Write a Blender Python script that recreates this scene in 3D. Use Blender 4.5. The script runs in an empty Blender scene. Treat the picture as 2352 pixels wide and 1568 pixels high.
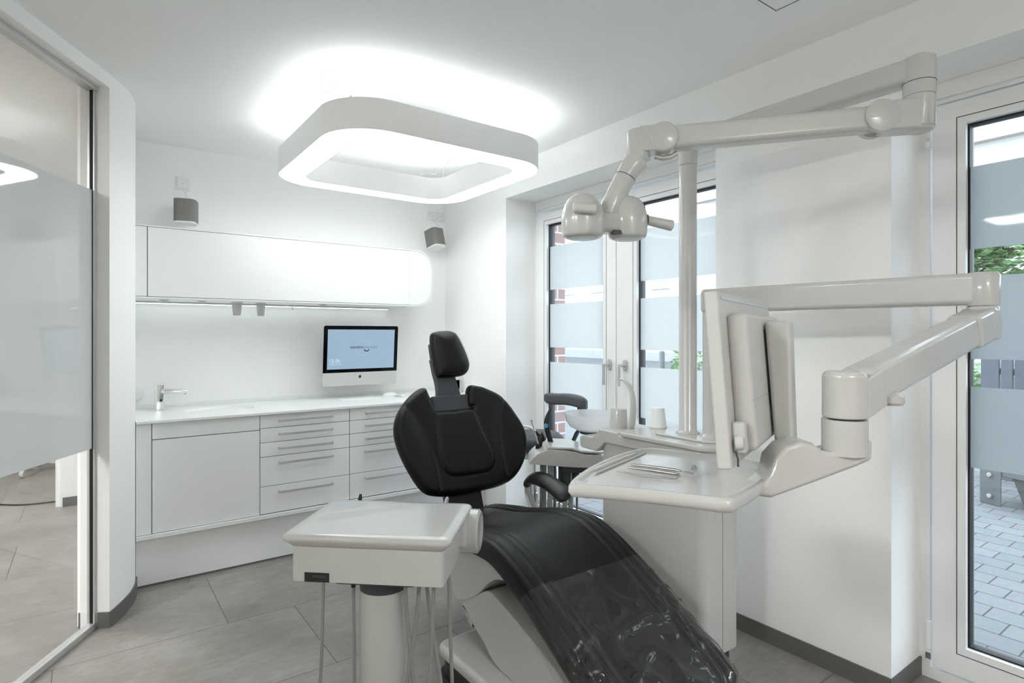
import bpy, bmesh, math, random
from mathutils import Vector, Matrix
from mathutils.geometry import delaunay_2d_cdt
random.seed(7)
SC = bpy.context.scene
COL = SC.collection
PI = math.pi
R = math.radians
# ---------------------------------------------------------------- camera, sky, exposure
cam_d = bpy.data.cameras.new('camera'); cam = bpy.data.objects.new('camera', cam_d); COL.objects.link(cam)
cam.location = (0, 0, 1.35); cam.rotation_euler = (R(90), 0, R(-36))
cam_d.sensor_width = 36; cam_d.lens = 36 * 1336 / 2352; cam_d.shift_y = -16 / 2352
cam_d.clip_start = 0.05; cam_d.clip_end = 400
SC.camera = cam
SC.view_settings.view_transform = 'Standard'; SC.view_settings.look = 'None'
SC.view_settings.gamma = 1; SC.view_settings.use_curve_mapping = False
SC.view_settings.exposure = 2.93
w = bpy.data.worlds.new('sky'); SC.world = w; w.use_nodes = True
bg = w.node_tree.nodes['Background']; bg.inputs[0].default_value = (0.80, 0.90, 1.0, 1); bg.inputs[1].default_value = 0.64
LAMP_DOWN, LAMP_UP, LED, FILL_L = 1.2, 0.66, 0.45, 17.0
try:
    SC.cycles.max_bounces = 14; SC.cycles.diffuse_bounces = 8; SC.cycles.glossy_bounces = 5
    SC.cycles.transparent_max_bounces = 24; SC.cycles.transmission_bounces = 8
    SC.cycles.caustics_reflective = False; SC.cycles.caustics_refractive = False
    SC.cycles.sample_clamp_indirect = 6
    SC.cycles.use_denoising = True
except Exception: pass

# ---------------------------------------------------------------- materials
def mat(name, col, rough=0.5, metal=0.0, coat=0.0, bump=0.0, bscale=60, var=0.0, vscale=4, emis=None, estr=0, spec=0.5):
    m = bpy.data.materials.new(name); m.use_nodes = True
    nt = m.node_tree; p = nt.nodes['Principled BSDF']
    p.inputs['Base Color'].default_value = (*col, 1); p.inputs['Roughness'].default_value = rough
    p.inputs['Metallic'].default_value = metal; p.inputs['Coat Weight'].default_value = coat
    p.inputs['Specular IOR Level'].default_value = spec
    tc = nt.nodes.new('ShaderNodeTexCoord')
    n = nt.nodes.new('ShaderNodeTexNoise'); n.inputs['Scale'].default_value = vscale; n.inputs['Detail'].default_value = 4
    nt.links.new(tc.outputs['Object'], n.inputs['Vector'])
    mx = nt.nodes.new('ShaderNodeMix'); mx.data_type = 'RGBA'
    v = max(var, 0.01)
    mx.inputs[6].default_value = (*[c * (1 - v) for c in col], 1); mx.inputs[7].default_value = (*[min(1, c * (1 + v)) for c in col], 1)
    nt.links.new(n.outputs['Fac'], mx.inputs[0]); nt.links.new(mx.outputs[2], p.inputs['Base Color'])
    if bump:
        n2 = nt.nodes.new('ShaderNodeTexNoise'); n2.inputs['Scale'].default_value = bscale; n2.inputs['Detail'].default_value = 3
        nt.links.new(tc.outputs['Object'], n2.inputs['Vector'])
        b = nt.nodes.new('ShaderNodeBump'); b.inputs['Strength'].default_value = bump; b.inputs['Distance'].default_value = 0.002
        nt.links.new(n2.outputs['Fac'], b.inputs['Height']); nt.links.new(b.outputs[0], p.inputs['Normal'])
    if emis:
        p.inputs['Emission Color'].default_value = (*emis, 1); p.inputs['Emission Strength'].default_value = estr
    return m
M = {}
M['wall'] = mat('white_wall_paint', (0.93, 0.935, 0.93), 0.7, bump=0.05, bscale=220)
M['ceiling'] = mat('white_ceiling_paint', (0.93, 0.935, 0.93), 0.8)
M['hall'] = mat('warm_hall_paint', (0.76, 0.745, 0.72), 0.8)
M['front'] = mat('satin_white_lacquer', (0.84, 0.85, 0.85), 0.38)
M['gap'] = mat('dark_gap', (0.10, 0.10, 0.10), 0.8)
M['counter'] = mat('white_solid_surface', (0.84, 0.86, 0.855), 0.34)
M['plastic'] = mat('white_device_plastic', (0.56, 0.557, 0.54), 0.22, coat=0.3)
M['plasticm'] = mat('matt_device_plastic', (0.57, 0.567, 0.552), 0.45)
M['frame'] = mat('white_window_frame', (0.87, 0.88, 0.885), 0.35)
M['leather'] = mat('black_leather', (0.003, 0.003, 0.0032), 0.40, bump=0.25, bscale=900, spec=0.30)
M['stitch'] = mat('grey_thread', (0.10, 0.095, 0.088), 0.8)
M['black'] = mat('black_plastic', (0.012, 0.012, 0.013), 0.4)
M['darkgrey'] = mat('dark_grey_plastic', (0.045, 0.048, 0.055), 0.45)
M['greyarm'] = mat('slate_grey_upholstery', (0.07, 0.075, 0.085), 0.5, bump=0.2, bscale=500)
M['hose'] = mat('grey_hose', (0.27, 0.28, 0.275), 0.45)
M['lighthose'] = mat('light_grey_hose', (0.42, 0.43, 0.42), 0.4)
M['steel'] = mat('brushed_steel', (0.60, 0.59, 0.58), 0.42, metal=0.55)
M['inst'] = mat('surgical_steel', (0.42, 0.40, 0.385), 0.3, metal=0.9)
M['chrome'] = mat('polished_chrome', (0.85, 0.86, 0.87), 0.08, metal=1.0)
M['alu'] = mat('silver_aluminium', (0.62, 0.63, 0.63), 0.38, metal=0.6)
M['base'] = mat('grey_baseboard', (0.135, 0.132, 0.125), 0.55)
M['grille'] = mat('grey_speaker_grille', (0.26, 0.25, 0.24), 0.55, metal=0.4, bump=0.6, bscale=1500)
M['glassblack'] = mat('black_glass', (0.002, 0.002, 0.003), 0.08, spec=0.12)
M['kick'] = mat('blue_grey_kick_panel', (0.035, 0.045, 0.055), 0.35)
M['anthracite'] = mat('anthracite_outer_frame', (0.05, 0.055, 0.07), 0.4)
M['seal'] = mat('black_rubber_seal', (0.004, 0.004, 0.005), 0.6)
M['text_dark'] = mat('ink_navy', (0.01, 0.03, 0.06), 0.6)
M['text_mid'] = mat('ink_slate', (0.01, 0.02, 0.03), 0.6, emis=(0.10, 0.18, 0.28), estr=0.14)
M['text_light'] = mat('ink_pale', (0.01, 0.02, 0.03), 0.6, emis=(0.48, 0.60, 0.72), estr=0.18)
M['circle'] = mat('ink_faint_blue', (0.01, 0.02, 0.03), 0.6, emis=(0.30, 0.425, 0.57), estr=0.205)
M['screen'] = mat('blue_screen', (0.02, 0.02, 0.02), 0.15, emis=(0.325, 0.455, 0.60), estr=0.128)
M['lampdown'] = mat('lamp_diffuser', (0.8, 0.8, 0.8), 0.5, emis=(0.955, 1.0, 1.0), estr=LAMP_DOWN)
M['lampup'] = mat('lamp_uplight', (0.8, 0.8, 0.8), 0.5, emis=(0.95, 1.0, 1.0), estr=LAMP_UP)
M['led'] = mat('led_strip', (0.8, 0.8, 0.8), 0.5, emis=(0.92, 1.0, 1.0), estr=LED)
M['fill_panel'] = mat('added_fill_panel', (0.8, 0.8, 0.8), 0.5, emis=(1.0, 0.99, 0.97), estr=FILL_L)  # glow of the fill panels added out of view past the partition
M['fill_panel_dim'] = mat('dimmed_added_fill_panel', (0.8, 0.8, 0.8), 0.5, emis=(1.0, 0.98, 0.95), estr=4.6)  # weaker glow for the fill panel added behind the camera
M['housing'] = mat('grey_white_lamp_housing', (0.88, 0.88, 0.875), 0.55)
M['bag'] = mat('olive_grey_concrete', (0.4, 0.4, 0.4), 0.8, var=0.15)
M['blue'] = mat('light_blue_button', (0.10, 0.30, 0.55), 0.4)
M['leaf'] = mat('green_leaves', (0.22, 0.36, 0.16), 0.6, var=0.3, vscale=3)
M['bark'] = mat('bark', (0.12, 0.09, 0.07), 0.9, var=0.2)
M['fenceg'] = mat('weathered_grey_timber', (0.105, 0.12, 0.14), 0.8, var=0.12, vscale=20)
M['galv'] = mat('galvanised_steel', (0.17, 0.185, 0.195), 0.5, metal=0.3, var=0.1, vscale=30)
M['concrete'] = mat('grey_concrete', (0.10, 0.11, 0.115), 0.8, var=0.15, vscale=12)
M['render'] = mat('cream_facade', (0.55, 0.54, 0.52), 0.9, var=0.03)
M['renderr'] = mat('reddish_facade', (0.52, 0.46, 0.44), 0.9, var=0.03)
M['pane'] = mat('grey_window_pane', (0.34, 0.38, 0.42), 0.3)
M['roof'] = mat('roof_tiles', (0.5, 0.45, 0.43), 0.8)

def floor_mat():
    m = bpy.data.materials.new('stone_floor_tiles'); m.use_nodes = True; nt = m.node_tree; L = nt.links
    p = nt.nodes['Principled BSDF']; p.inputs['Roughness'].default_value = 0.42
    g = nt.nodes.new('ShaderNodeNewGeometry'); sx = nt.nodes.new('ShaderNodeSeparateXYZ'); L.new(g.outputs['Position'], sx.inputs[0])
    def ma(op, a, b=None, c=None):
        n = nt.nodes.new('ShaderNodeMath'); n.operation = op
        for i, v in enumerate((a, b, c)):
            if v is None: continue
            if isinstance(v, (int, float)): n.inputs[i].default_value = v
            else: L.new(v, n.inputs[i])
        return n.outputs[0]
    H, W = 0.6205, 0.945
    v = ma('DIVIDE', ma('SUBTRACT', sx.outputs['Y'], 2.362), H); row = ma('FLOOR', v); fv = ma('SUBTRACT', v, row)
    o = ma('ADD', ma('ADD', 0.873, ma('MULTIPLY', row, -0.431)), ma('MULTIPLY', ma('MULTIPLY', row, row), 0.114))
    u = ma('SUBTRACT', ma('DIVIDE', sx.outputs['X'], W), o); cu = ma('FLOOR', u); fu = ma('SUBTRACT', u, cu)
    dv = ma('MULTIPLY', ma('MINIMUM', fv, ma('SUBTRACT', 1, fv)), H); du = ma('MULTIPLY', ma('MINIMUM', fu, ma('SUBTRACT', 1, fu)), W)
    line = ma('LESS_THAN', ma('MINIMUM', du, dv), 0.0016)
    cid = nt.nodes.new('ShaderNodeCombineXYZ'); L.new(cu, cid.inputs[0]); L.new(row, cid.inputs[1])
    wn = nt.nodes.new('ShaderNodeTexWhiteNoise'); wn.noise_dimensions = '2D'; L.new(cid.outputs[0], wn.inputs['Vector'])
    off = nt.nodes.new('ShaderNodeVectorMath'); off.operation = 'MULTIPLY_ADD'
    L.new(wn.outputs['Color'], off.inputs[0]); off.inputs[1].default_value = (9, 9, 9); L.new(g.outputs['Position'], off.inputs[2])
    def noise(sc, det, st=(1, 1, 1)):
        mp = nt.nodes.new('ShaderNodeMapping'); mp.inputs['Scale'].default_value = st; L.new(off.outputs[0], mp.inputs[0])
        n = nt.nodes.new('ShaderNodeTexNoise'); n.inputs['Scale'].default_value = sc; n.inputs['Detail'].default_value = det; n.inputs['Roughness'].default_value = 0.65
        L.new(mp.outputs[0], n.inputs['Vector']); return n.outputs['Fac']
    def ramp(f, pts):
        r = nt.nodes.new('ShaderNodeValToRGB'); L.new(f, r.inputs[0]); el = r.color_ramp.elements
        el[0].position, el[0].color = pts[0][0], (*pts[0][1], 1); el[1].position, el[1].color = pts[-1][0], (*pts[-1][1], 1)
        for q, c in pts[1:-1]: e = el.new(q); e.color = (*c, 1)
        return r.outputs[0]
    c1 = ramp(noise(3.2, 8), [(0.3, (0.225, 0.206, 0.188)), (0.5, (0.278, 0.26, 0.243)), (0.7, (0.335, 0.321, 0.305))])
    c2 = ramp(noise(26, 6, (0.6, 1.6, 1)), [(0.3, (0.78, 0.76, 0.74)), (0.7, (1.08, 1.08, 1.08))])
    mx = nt.nodes.new('ShaderNodeMix'); mx.data_type = 'RGBA'; mx.blend_type = 'MULTIPLY'; mx.inputs[0].default_value = 0.75
    L.new(c1, mx.inputs[6]); L.new(c2, mx.inputs[7])
    m2 = nt.nodes.new('ShaderNodeMix'); m2.data_type = 'RGBA'; L.new(line, m2.inputs[0]); L.new(mx.outputs[2], m2.inputs[6]); m2.inputs[7].default_value = (0.07, 0.06, 0.055, 1)
    L.new(m2.outputs[2], p.inputs['Base Color'])
    return m
M['floor'] = floor_mat()

def brick_mat(name, c1, c2, mortar, scale, bw, rh, ms, coord='Position', axes=None, rot=0, offs=0.5, rough=0.85):
    m = bpy.data.materials.new(name); m.use_nodes = True; nt = m.node_tree; L = nt.links
    p = nt.nodes['Principled BSDF']; p.inputs['Roughness'].default_value = rough
    g = nt.nodes.new('ShaderNodeNewGeometry'); sx = nt.nodes.new('ShaderNodeSeparateXYZ'); L.new(g.outputs['Position'], sx.inputs[0])
    cb = nt.nodes.new('ShaderNodeCombineXYZ'); L.new(sx.outputs[axes[0]], cb.inputs[0]); L.new(sx.outputs[axes[1]], cb.inputs[1])
    mp = nt.nodes.new('ShaderNodeMapping'); mp.inputs['Rotation'].default_value = (0, 0, rot); L.new(cb.outputs[0], mp.inputs[0])
    b = nt.nodes.new('ShaderNodeTexBrick'); L.new(mp.outputs[0], b.inputs['Vector']); b.offset = offs
    b.inputs['Color1'].default_value = (*c1, 1); b.inputs['Color2'].default_value = (*c2, 1); b.inputs['Mortar'].default_value = (*mortar, 1)
    b.inputs['Scale'].default_value = scale; b.inputs['Brick Width'].default_value = bw; b.inputs['Row Height'].default_value = rh; b.inputs['Mortar Size'].default_value = ms
    n = nt.nodes.new('ShaderNodeTexNoise'); n.inputs['Scale'].default_value = 40; L.new(g.outputs['Position'], n.inputs['Vector'])
    mx = nt.nodes.new('ShaderNodeMix'); mx.data_type = 'RGBA'; mx.blend_type = 'OVERLAY'; mx.inputs[0].default_value = 0.2
    L.new(b.outputs['Color'], mx.inputs[6]); L.new(n.outputs['Color'], mx.inputs[7]); L.new(mx.outputs[2], p.inputs['Base Color'])
    return m
M['brick'] = brick_mat('red_brick', (0.40, 0.25, 0.23), (0.39, 0.28, 0.28), (0.72, 0.73, 0.76), 1, 0.24, 0.085, 0.006, axes=('X', 'Z'))
M['paving'] = brick_mat('grey_paving_blocks', (0.145, 0.155, 0.165), (0.17, 0.182, 0.19), (0.045, 0.048, 0.052), 1, 0.21, 0.16, 0.004, axes=('X', 'Y'), rot=R(90))

def fres(nt, mult=1.0):
    lw = nt.nodes.new('ShaderNodeLayerWeight'); lw.inputs[0].default_value = 0.5
    a = nt.nodes.new('ShaderNodeMath'); a.operation = 'POWER'; a.inputs[1].default_value = 5; nt.links.new(lw.outputs['Facing'], a.inputs[0])
    b = nt.nodes.new('ShaderNodeMath'); b.operation = 'MULTIPLY_ADD'; b.inputs[1].default_value = 0.96 * mult; b.inputs[2].default_value = 0.04 * mult; b.use_clamp = True
    nt.links.new(a.outputs[0], b.inputs[0]); return b
def glass_mat(name, rgb=(0.97, 0.99, 0.985), refl=1.0):
    m = bpy.data.materials.new(name); m.use_nodes = True; nt = m.node_tree; nt.nodes.clear()
    o = nt.nodes.new('ShaderNodeOutputMaterial'); t = nt.nodes.new('ShaderNodeBsdfTransparent'); g = nt.nodes.new('ShaderNodeBsdfGlossy')
    t.inputs[0].default_value = (*rgb, 1); g.inputs['Roughness'].default_value = 0.0
    k = fres(nt, refl)
    x = nt.nodes.new('ShaderNodeMixShader'); nt.links.new(k.outputs[0], x.inputs[0]); nt.links.new(t.outputs[0], x.inputs[1]); nt.links.new(g.outputs[0], x.inputs[2])
    nt.links.new(x.outputs[0], o.inputs[0]); return m
M['glass'] = glass_mat('clear_glass')
M['glassp'] = glass_mat('partition_glass', (0.84, 0.85, 0.845), 1.0)

def film_mat(name, clear, col, dif, refl):
    m = bpy.data.materials.new(name); m.use_nodes = True; nt = m.node_tree; nt.nodes.clear(); L = nt.links
    o = nt.nodes.new('ShaderNodeOutputMaterial')
    t = nt.nodes.new('ShaderNodeBsdfTransparent'); tl = nt.nodes.new('ShaderNodeBsdfTranslucent'); d = nt.nodes.new('ShaderNodeBsdfDiffuse'); g = nt.nodes.new('ShaderNodeBsdfGlossy')
    tl.inputs[0].default_value = (*col, 1); d.inputs[0].default_value = (*col, 1); g.inputs['Roughness'].default_value = 0.03
    a = nt.nodes.new('ShaderNodeMixShader'); a.inputs[0].default_value = dif; L.new(tl.outputs[0], a.inputs[1]); L.new(d.outputs[0], a.inputs[2])
    b = nt.nodes.new('ShaderNodeMixShader'); b.inputs[0].default_value = clear; L.new(a.outputs[0], b.inputs[1]); L.new(t.outputs[0], b.inputs[2])
    k = fres(nt, refl)
    x = nt.nodes.new('ShaderNodeMixShader'); L.new(k.outputs[0], x.inputs[0]); L.new(b.outputs[0], x.inputs[1]); L.new(g.outputs[0], x.inputs[2])
    L.new(x.outputs[0], o.inputs[0]); return m
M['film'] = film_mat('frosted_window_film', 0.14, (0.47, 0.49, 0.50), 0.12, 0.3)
M['film1'] = film_mat('brightened_frosted_window_film', 0.14, (0.72, 0.725, 0.72), 0.12, 0.3)  # same film as the right window, brighter light put into its colour
M['filmp'] = film_mat('frosted_partition_film', 0.22, (0.72, 0.75, 0.76), 0.42, 1.8)
M['bowlglass'] = film_mat('frosted_bowl_glass', 0.35, (0.93, 0.95, 0.97), 0.4, 1.0)

def cover_mat():
    m = bpy.data.materials.new('clear_vinyl'); m.use_nodes = True; nt = m.node_tree; nt.nodes.clear(); L = nt.links
    o = nt.nodes.new('ShaderNodeOutputMaterial'); t = nt.nodes.new('ShaderNodeBsdfTransparent'); g = nt.nodes.new('ShaderNodeBsdfGlossy'); d = nt.nodes.new('ShaderNodeBsdfDiffuse')
    t.inputs[0].default_value = (0.93, 0.93, 0.92, 1); g.inputs['Roughness'].default_value = 0.06; d.inputs[0].default_value = (0.42, 0.41, 0.39, 1)
    f = fres(nt, 1.0)
    a = nt.nodes.new('ShaderNodeMixShader'); a.inputs[0].default_value = 0.03; L.new(t.outputs[0], a.inputs[1]); L.new(d.outputs[0], a.inputs[2])
    x = nt.nodes.new('ShaderNodeMixShader'); L.new(f.outputs[0], x.inputs[0]); L.new(a.outputs[0], x.inputs[1]); L.new(g.outputs[0], x.inputs[2])
    L.new(x.outputs[0], o.inputs[0]); return m
M['cover'] = cover_mat()

# ---------------------------------------------------------------- helpers
WM = {}
def thing(name, label, cat, loc=(0, 0, 0), rotz=0, group=None, kind=None):
    o = bpy.data.objects.new(name, None); COL.objects.link(o); o.empty_display_size = 0.05
    o.location = loc; o.rotation_euler = (0, 0, rotz); tag(o, label, cat, group, kind)
    WM[o] = Matrix.Translation(loc) @ Matrix.Rotation(rotz, 4, 'Z'); return o
def tag(o, label=None, cat=None, group=None, kind=None):
    if label: o['label'] = label
    if cat: o['category'] = cat
    if group: o['group'] = group
    if kind: o['kind'] = kind
    return o
def obj(name, bm, m, parent=None, bevel=0.0, seg=3, sub=0, smooth=True, local=False, ang=38, label=None, solid=0):
    """bm is authored in world coordinates unless local"""
    if parent is not None and not local: bm.transform(WM[parent].inverted())
    bmesh.ops.recalc_face_normals(bm, faces=bm.faces)
    me = bpy.data.meshes.new(name)
    for f in bm.faces: f.smooth = smooth
    if smooth and not sub:
        for e in bm.edges:
            if len(e.link_faces) == 2 and e.calc_face_angle(0) > R(ang): e.smooth = False
    bm.to_mesh(me); bm.free()
    if isinstance(m, (list, tuple)):
        for q in m: me.materials.append(M[q])
    else: me.materials.append(M[m])
    o = bpy.data.objects.new(name, me); COL.objects.link(o)
    if parent is not None:
        o.parent = parent; WM[o] = WM[parent]
    else: WM[o] = Matrix.Identity(4)
    if solid:
        s = o.modifiers.new('solid', 'SOLIDIFY'); s.thickness = solid; s.offset = 0
    if bevel:
        for e in me.edges: e.use_edge_sharp = False
        b = o.modifiers.new('bevel', 'BEVEL'); b.width = bevel; b.segments = seg; b.limit_method = 'ANGLE'; b.angle_limit = R(35); b.harden_normals = True
    if sub:
        s = o.modifiers.new('sub', 'SUBSURF'); s.levels = sub; s.render_levels = sub
    if label: o['label'] = label
    return o
def new(): return bmesh.new()
def box(bm, x0, x1, y0, y1, z0, z1, mi=0):
    v = [bm.verts.new(p) for p in ((x0, y0, z0), (x1, y0, z0), (x1, y1, z0), (x0, y1, z0), (x0, y0, z1), (x1, y0, z1), (x1, y1, z1), (x0, y1, z1))]
    for f in ((0, 3, 2, 1), (4, 5, 6, 7), (0, 1, 5, 4), (1, 2, 6, 5), (2, 3, 7, 6), (3, 0, 4, 7)):
        bm.faces.new([v[i] for i in f]).material_index = mi
    return bm
def Box(*a): return box(new(), *a)
def frame_of(d):
    d = Vector(d).normalized(); up = Vector((0, 0, 1))
    if abs(d.z) > 0.97: up = Vector((0, 1, 0))
    s = d.cross(up).normalized(); return d, s, s.cross(d).normalized()
def tube(bm, pts, r, n=14, cap=True, rz=None, closed=False):
    """sweep of an ellipse (r, rz) along pts; r may be a list"""
    pts = [Vector(p) for p in pts]; k = len(pts); rings = []
    rs = r if isinstance(r, (list, tuple)) else [r] * k
    prev = None
    for i, p in enumerate(pts):
        if closed: d = pts[(i + 1) % k] - pts[i - 1]
        else: d = pts[min(i + 1, k - 1)] - pts[max(i - 1, 0)]
        if prev is None: d, s, u = frame_of(d)
        else:
            d = d.normalized(); s = prev - d * prev.dot(d)
            s = s.normalized() if s.length > 1e-6 else frame_of(d)[1]; u = s.cross(d).normalized()
        prev = s
        b = (rz / (rs[0] or 1) * rs[i]) if rz else rs[i]
        rings.append([bm.verts.new(p + s * math.cos(2 * PI * j / n) * rs[i] + u * math.sin(2 * PI * j / n) * b) for j in range(n)])
    m = k if closed else k - 1
    for i in range(m):
        a, b2 = rings[i], rings[(i + 1) % k]
        for j in range(n): bm.faces.new((a[j], a[(j + 1) % n], b2[(j + 1) % n], b2[j]))
    if cap and not closed:
        bm.faces.new(rings[0]); bm.faces.new(rings[-1][::-1])
    return bm
def lathe(bm, prof, c, n=40, sx=1, sy=1, axis=(0, 0, 1)):
    """prof: list of (radius, height) along axis from c"""
    c = Vector(c); ax = Vector(axis).normalized()
    if abs(ax.z) > 0.99: s, u = Vector((1, 0, 0)), Vector((0, 1, 0))
    else: _, s, u = frame_of(ax)
    rings = []
    for r, h in prof:
        if r < 1e-5: rings.append([bm.verts.new(c + ax * h)])
        else: rings.append([bm.verts.new(c + ax * h + s * math.cos(2 * PI * j / n) * r * sx + u * math.sin(2 * PI * j / n) * r * sy) for j in range(n)])
    for a, b in zip(rings, rings[1:]):
        for j in range(n):
            q = (j + 1) % n
            if len(a) == 1 and len(b) == 1: continue
            if len(a) == 1: bm.faces.new((a[0], b[j], b[q]))
            elif len(b) == 1: bm.faces.new((a[j], a[q], b[0]))
            else: bm.faces.new((a[j], a[q], b[q], b[j]))
    for r in (rings[0], rings[-1]):
        if len(r) > 1:
            try: bm.faces.new(r)
            except ValueError: pass
    return bm
def prism(bm, poly, ax, a0, a1, mi=0):
    """extrude polygon: ax 'x' poly=(y,z); 'y' poly=(x,z); 'z' poly=(x,y)"""
    def P(p, a): return {'x': (a, p[0], p[1]), 'y': (p[0], a, p[1]), 'z': (p[0], p[1], a)}[ax]
    A = [bm.verts.new(P(p, a0)) for p in poly]; B = [bm.verts.new(P(p, a1)) for p in poly]; n = len(poly)
    bm.faces.new(A).material_index = mi; bm.faces.new(B[::-1]).material_index = mi
    for i in range(n): bm.faces.new((A[i], A[(i + 1) % n], B[(i + 1) % n], B[i])).material_index = mi
    return bm
def spline(pts, per=6, closed=False):
    n = len(pts); out = []
    g = (lambda i: pts[i % n]) if closed else (lambda i: pts[max(0, min(n - 1, i))])
    for i in range(n if closed else n - 1):
        a, b, c, d = g(i - 1), g(i), g(i + 1), g(i + 2)
        for k in range(per):
            t = k / per
            out.append(tuple(0.5 * (2 * b[j] + (c[j] - a[j]) * t + (2 * a[j] - 5 * b[j] + 4 * c[j] - d[j]) * t * t + (3 * b[j] - a[j] - 3 * c[j] + d[j]) * t ** 3) for j in range(len(b))))
    if not closed: out.append(tuple(pts[-1]))
    return out
def rrect(x0, x1, y0, y1, r, n=8):
    rs = r if isinstance(r, (list, tuple)) else [r] * 4   # bl, br, tr, tl
    o = []
    for (cx, cy, a, q) in ((x0 + rs[0], y0 + rs[0], 180, rs[0]), (x1 - rs[1], y0 + rs[1], 270, rs[1]), (x1 - rs[2], y1 - rs[2], 0, rs[2]), (x0 + rs[3], y1 - rs[3], 90, rs[3])):
        if q < 1e-5: o.append((cx, cy)); continue
        for k in range(n + 1):
            t = R(a + 90 * k / n); o.append((cx + q * math.cos(t), cy + q * math.sin(t)))
    return o
def ring_prism(bm, outer, inner, z0, z1, P=lambda p, a: (p[0], p[1], a)):
    n = len(outer); V = [[bm.verts.new(P(p, z)) for p in pl] for pl, z in ((outer, z0), (outer, z1), (inner, z1), (inner, z0))]
    for k in range(4):
        a, b = V[k], V[(k + 1) % 4]
        for i in range(n): bm.faces.new((a[i], a[(i + 1) % n], b[(i + 1) % n], b[i]))
    return bm
def bar(p0, p1, w_, h_, up=(0, 0, 1), bm=None):
    """box between two points, w across, h in the up direction"""
    bm = bm or new(); p0, p1 = Vector(p0), Vector(p1); d = (p1 - p0).normalized(); s = d.cross(Vector(up)).normalized(); u = s.cross(d)
    v = []
    for p in (p0, p1):
        for a, b in ((-1, -1), (1, -1), (1, 1), (-1, 1)): v.append(bm.verts.new(p + s * a * w_ / 2 + u * b * h_ / 2))
    for f in ((0, 1, 2, 3), (7, 6, 5, 4), (0, 4, 5, 1), (1, 5, 6, 2), (2, 6, 7, 3), (3, 7, 4, 0)): bm.faces.new([v[i] for i in f])
    return bm
def cyl(c, r, z0, z1, n=40, bm=None, rb=0.0):
    bm = bm or new()
    if rb: return lathe(bm, [(r - rb, z0), (r - rb * 0.3, z0 + rb * 0.3), (r, z0 + rb), (r, z1 - rb), (r - rb * 0.3, z1 - rb * 0.3), (r - rb, z1)], (c[0], c[1], 0), n)
    return lathe(bm, [(r, z0), (r, z1)], (c[0], c[1], 0), n)
def stitches(bm, path, nrm, step=0.008, ln=0.0048, w_=0.0011, h_=0.0009):
    """dashes along a polyline, lying on a surface with normal nrm(p)"""
    acc = 0.0
    for a, b in zip(path, path[1:]):
        a, b = Vector(a), Vector(b); L = (b - a).length
        if L < 1e-6: continue
        d = (b - a) / L; t = -acc % step if acc else 0
        t = (step - acc) % step
        while t < L:
            c = a + d * t; n = Vector(nrm(c)).normalized(); s = d.cross(n).normalized()
            v = []
            for q in (-ln / 2, ln / 2):
                for x, y in ((-1, 0), (1, 0), (1, 1), (-1, 1)): v.append(bm.verts.new(c + d * q + s * x * w_ / 2 + n * y * h_))
            for f in ((0, 1, 2, 3), (7, 6, 5, 4), (0, 4, 5, 1), (1, 5, 6, 2), (2, 6, 7, 3), (3, 7, 4, 0)): bm.faces.new([v[i] for i in f])
            t += step
        acc = (acc + L) % step
def struct(name, bm, m, parent=None, **k):
    o = obj(name, bm, m, parent, **k)
    if parent is None: o['kind'] = 'structure'
    return o
def sthing(name, loc=(0, 0, 0)):
    o = bpy.data.objects.new(name, None); COL.objects.link(o); o.location = loc; o['kind'] = 'structure'; WM[o] = Matrix.Translation(loc); return o

# ================================================================ THE ROOM
CZ = 2.55
struct('floor', Box(-6, 2.72, -2.2, 9.2, -0.12, 0), 'floor')
struct('ceiling', Box(-6, 2.95, -2.2, 9.2, CZ, CZ + 0.15), 'ceiling')
b = Box(0.196, 2.95, 4.27, 4.45, 0, CZ); struct('wall_back', b, 'wall')
# window wall: piers, soffits over the two tall windows
b = new()
box(b, 2.41, 2.95, 3.39, 4.27, 0, CZ)
box(b, 2.41, 2.95, 0.92, 1.668, 0, CZ)
box(b, 2.41, 2.95, 1.668, 3.39, 2.325, CZ)
box(b, 2.41, 2.95, -0.80, 0.92, 2.325, CZ)
box(b, 2.41, 2.95, -2.0, -0.80, 0, CZ)
struct('wall_right', b, 'wall')
struct('wall_front', Box(-6, 2.95, -2.2, -2.0, 0, CZ), 'hall')
struct('wall_far', Box(-6, 2.95, 9.0, 9.2, 0, CZ), 'hall')
struct('wall_outer', Box(-6, -5.8, -2.0, 9.0, 0, CZ), 'hall')
# curved end of the partition wall beside the cabinets
curve = spline([(0.075, 3.262), (0.118, 3.345), (0.158, 3.44), (0.185, 3.54), (0.196, 3.64)], 6)
poly = curve + [(0.196, 4.45), (-0.045, 4.45), (-0.045, 3.42), (-0.052, 3.325), (0.075, 3.262)][:-1]
poly = [(0.075, 3.262)] + curve[1:] + [(0.196, 4.45), (-0.045, 4.45), (-0.045, 3.36), (-0.034, 3.325)]
struct('wall_left', prism(new(), poly, 'z', 0, CZ), 'wall', ang=25)
gd = Vector((-0.5, -0.866, 0)); gn = Vector((-0.866, 0.5, 0))      # along the partition towards the camera, and through it
def gp(s, t, z): # s along from the glass end, t through the wall
    p = Vector((0.0757, 3.262, 0)) + gd * s + gn * t; return (p.x, p.y, z)
def gbox(bm, s0, s1, t0, t1, z0, z1):
    v = [bm.verts.new(gp(*q)) for q in ((s0, t0, z0), (s1, t0, z0), (s1, t1, z0), (s0, t1, z0), (s0, t0, z1), (s1, t0, z1), (s1, t1, z1), (s0, t1, z1))]
    for f in ((0, 3, 2, 1), (4, 5, 6, 7), (0, 1, 5, 4), (1, 2, 6, 5), (2, 3, 7, 6), (3, 0, 4, 7)): bm.faces.new([v[i] for i in f])
    return bm
struct('trim_1', gbox(new(), 0, 6.05, 0, 0.13, 2.487, CZ), 'wall')
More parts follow.
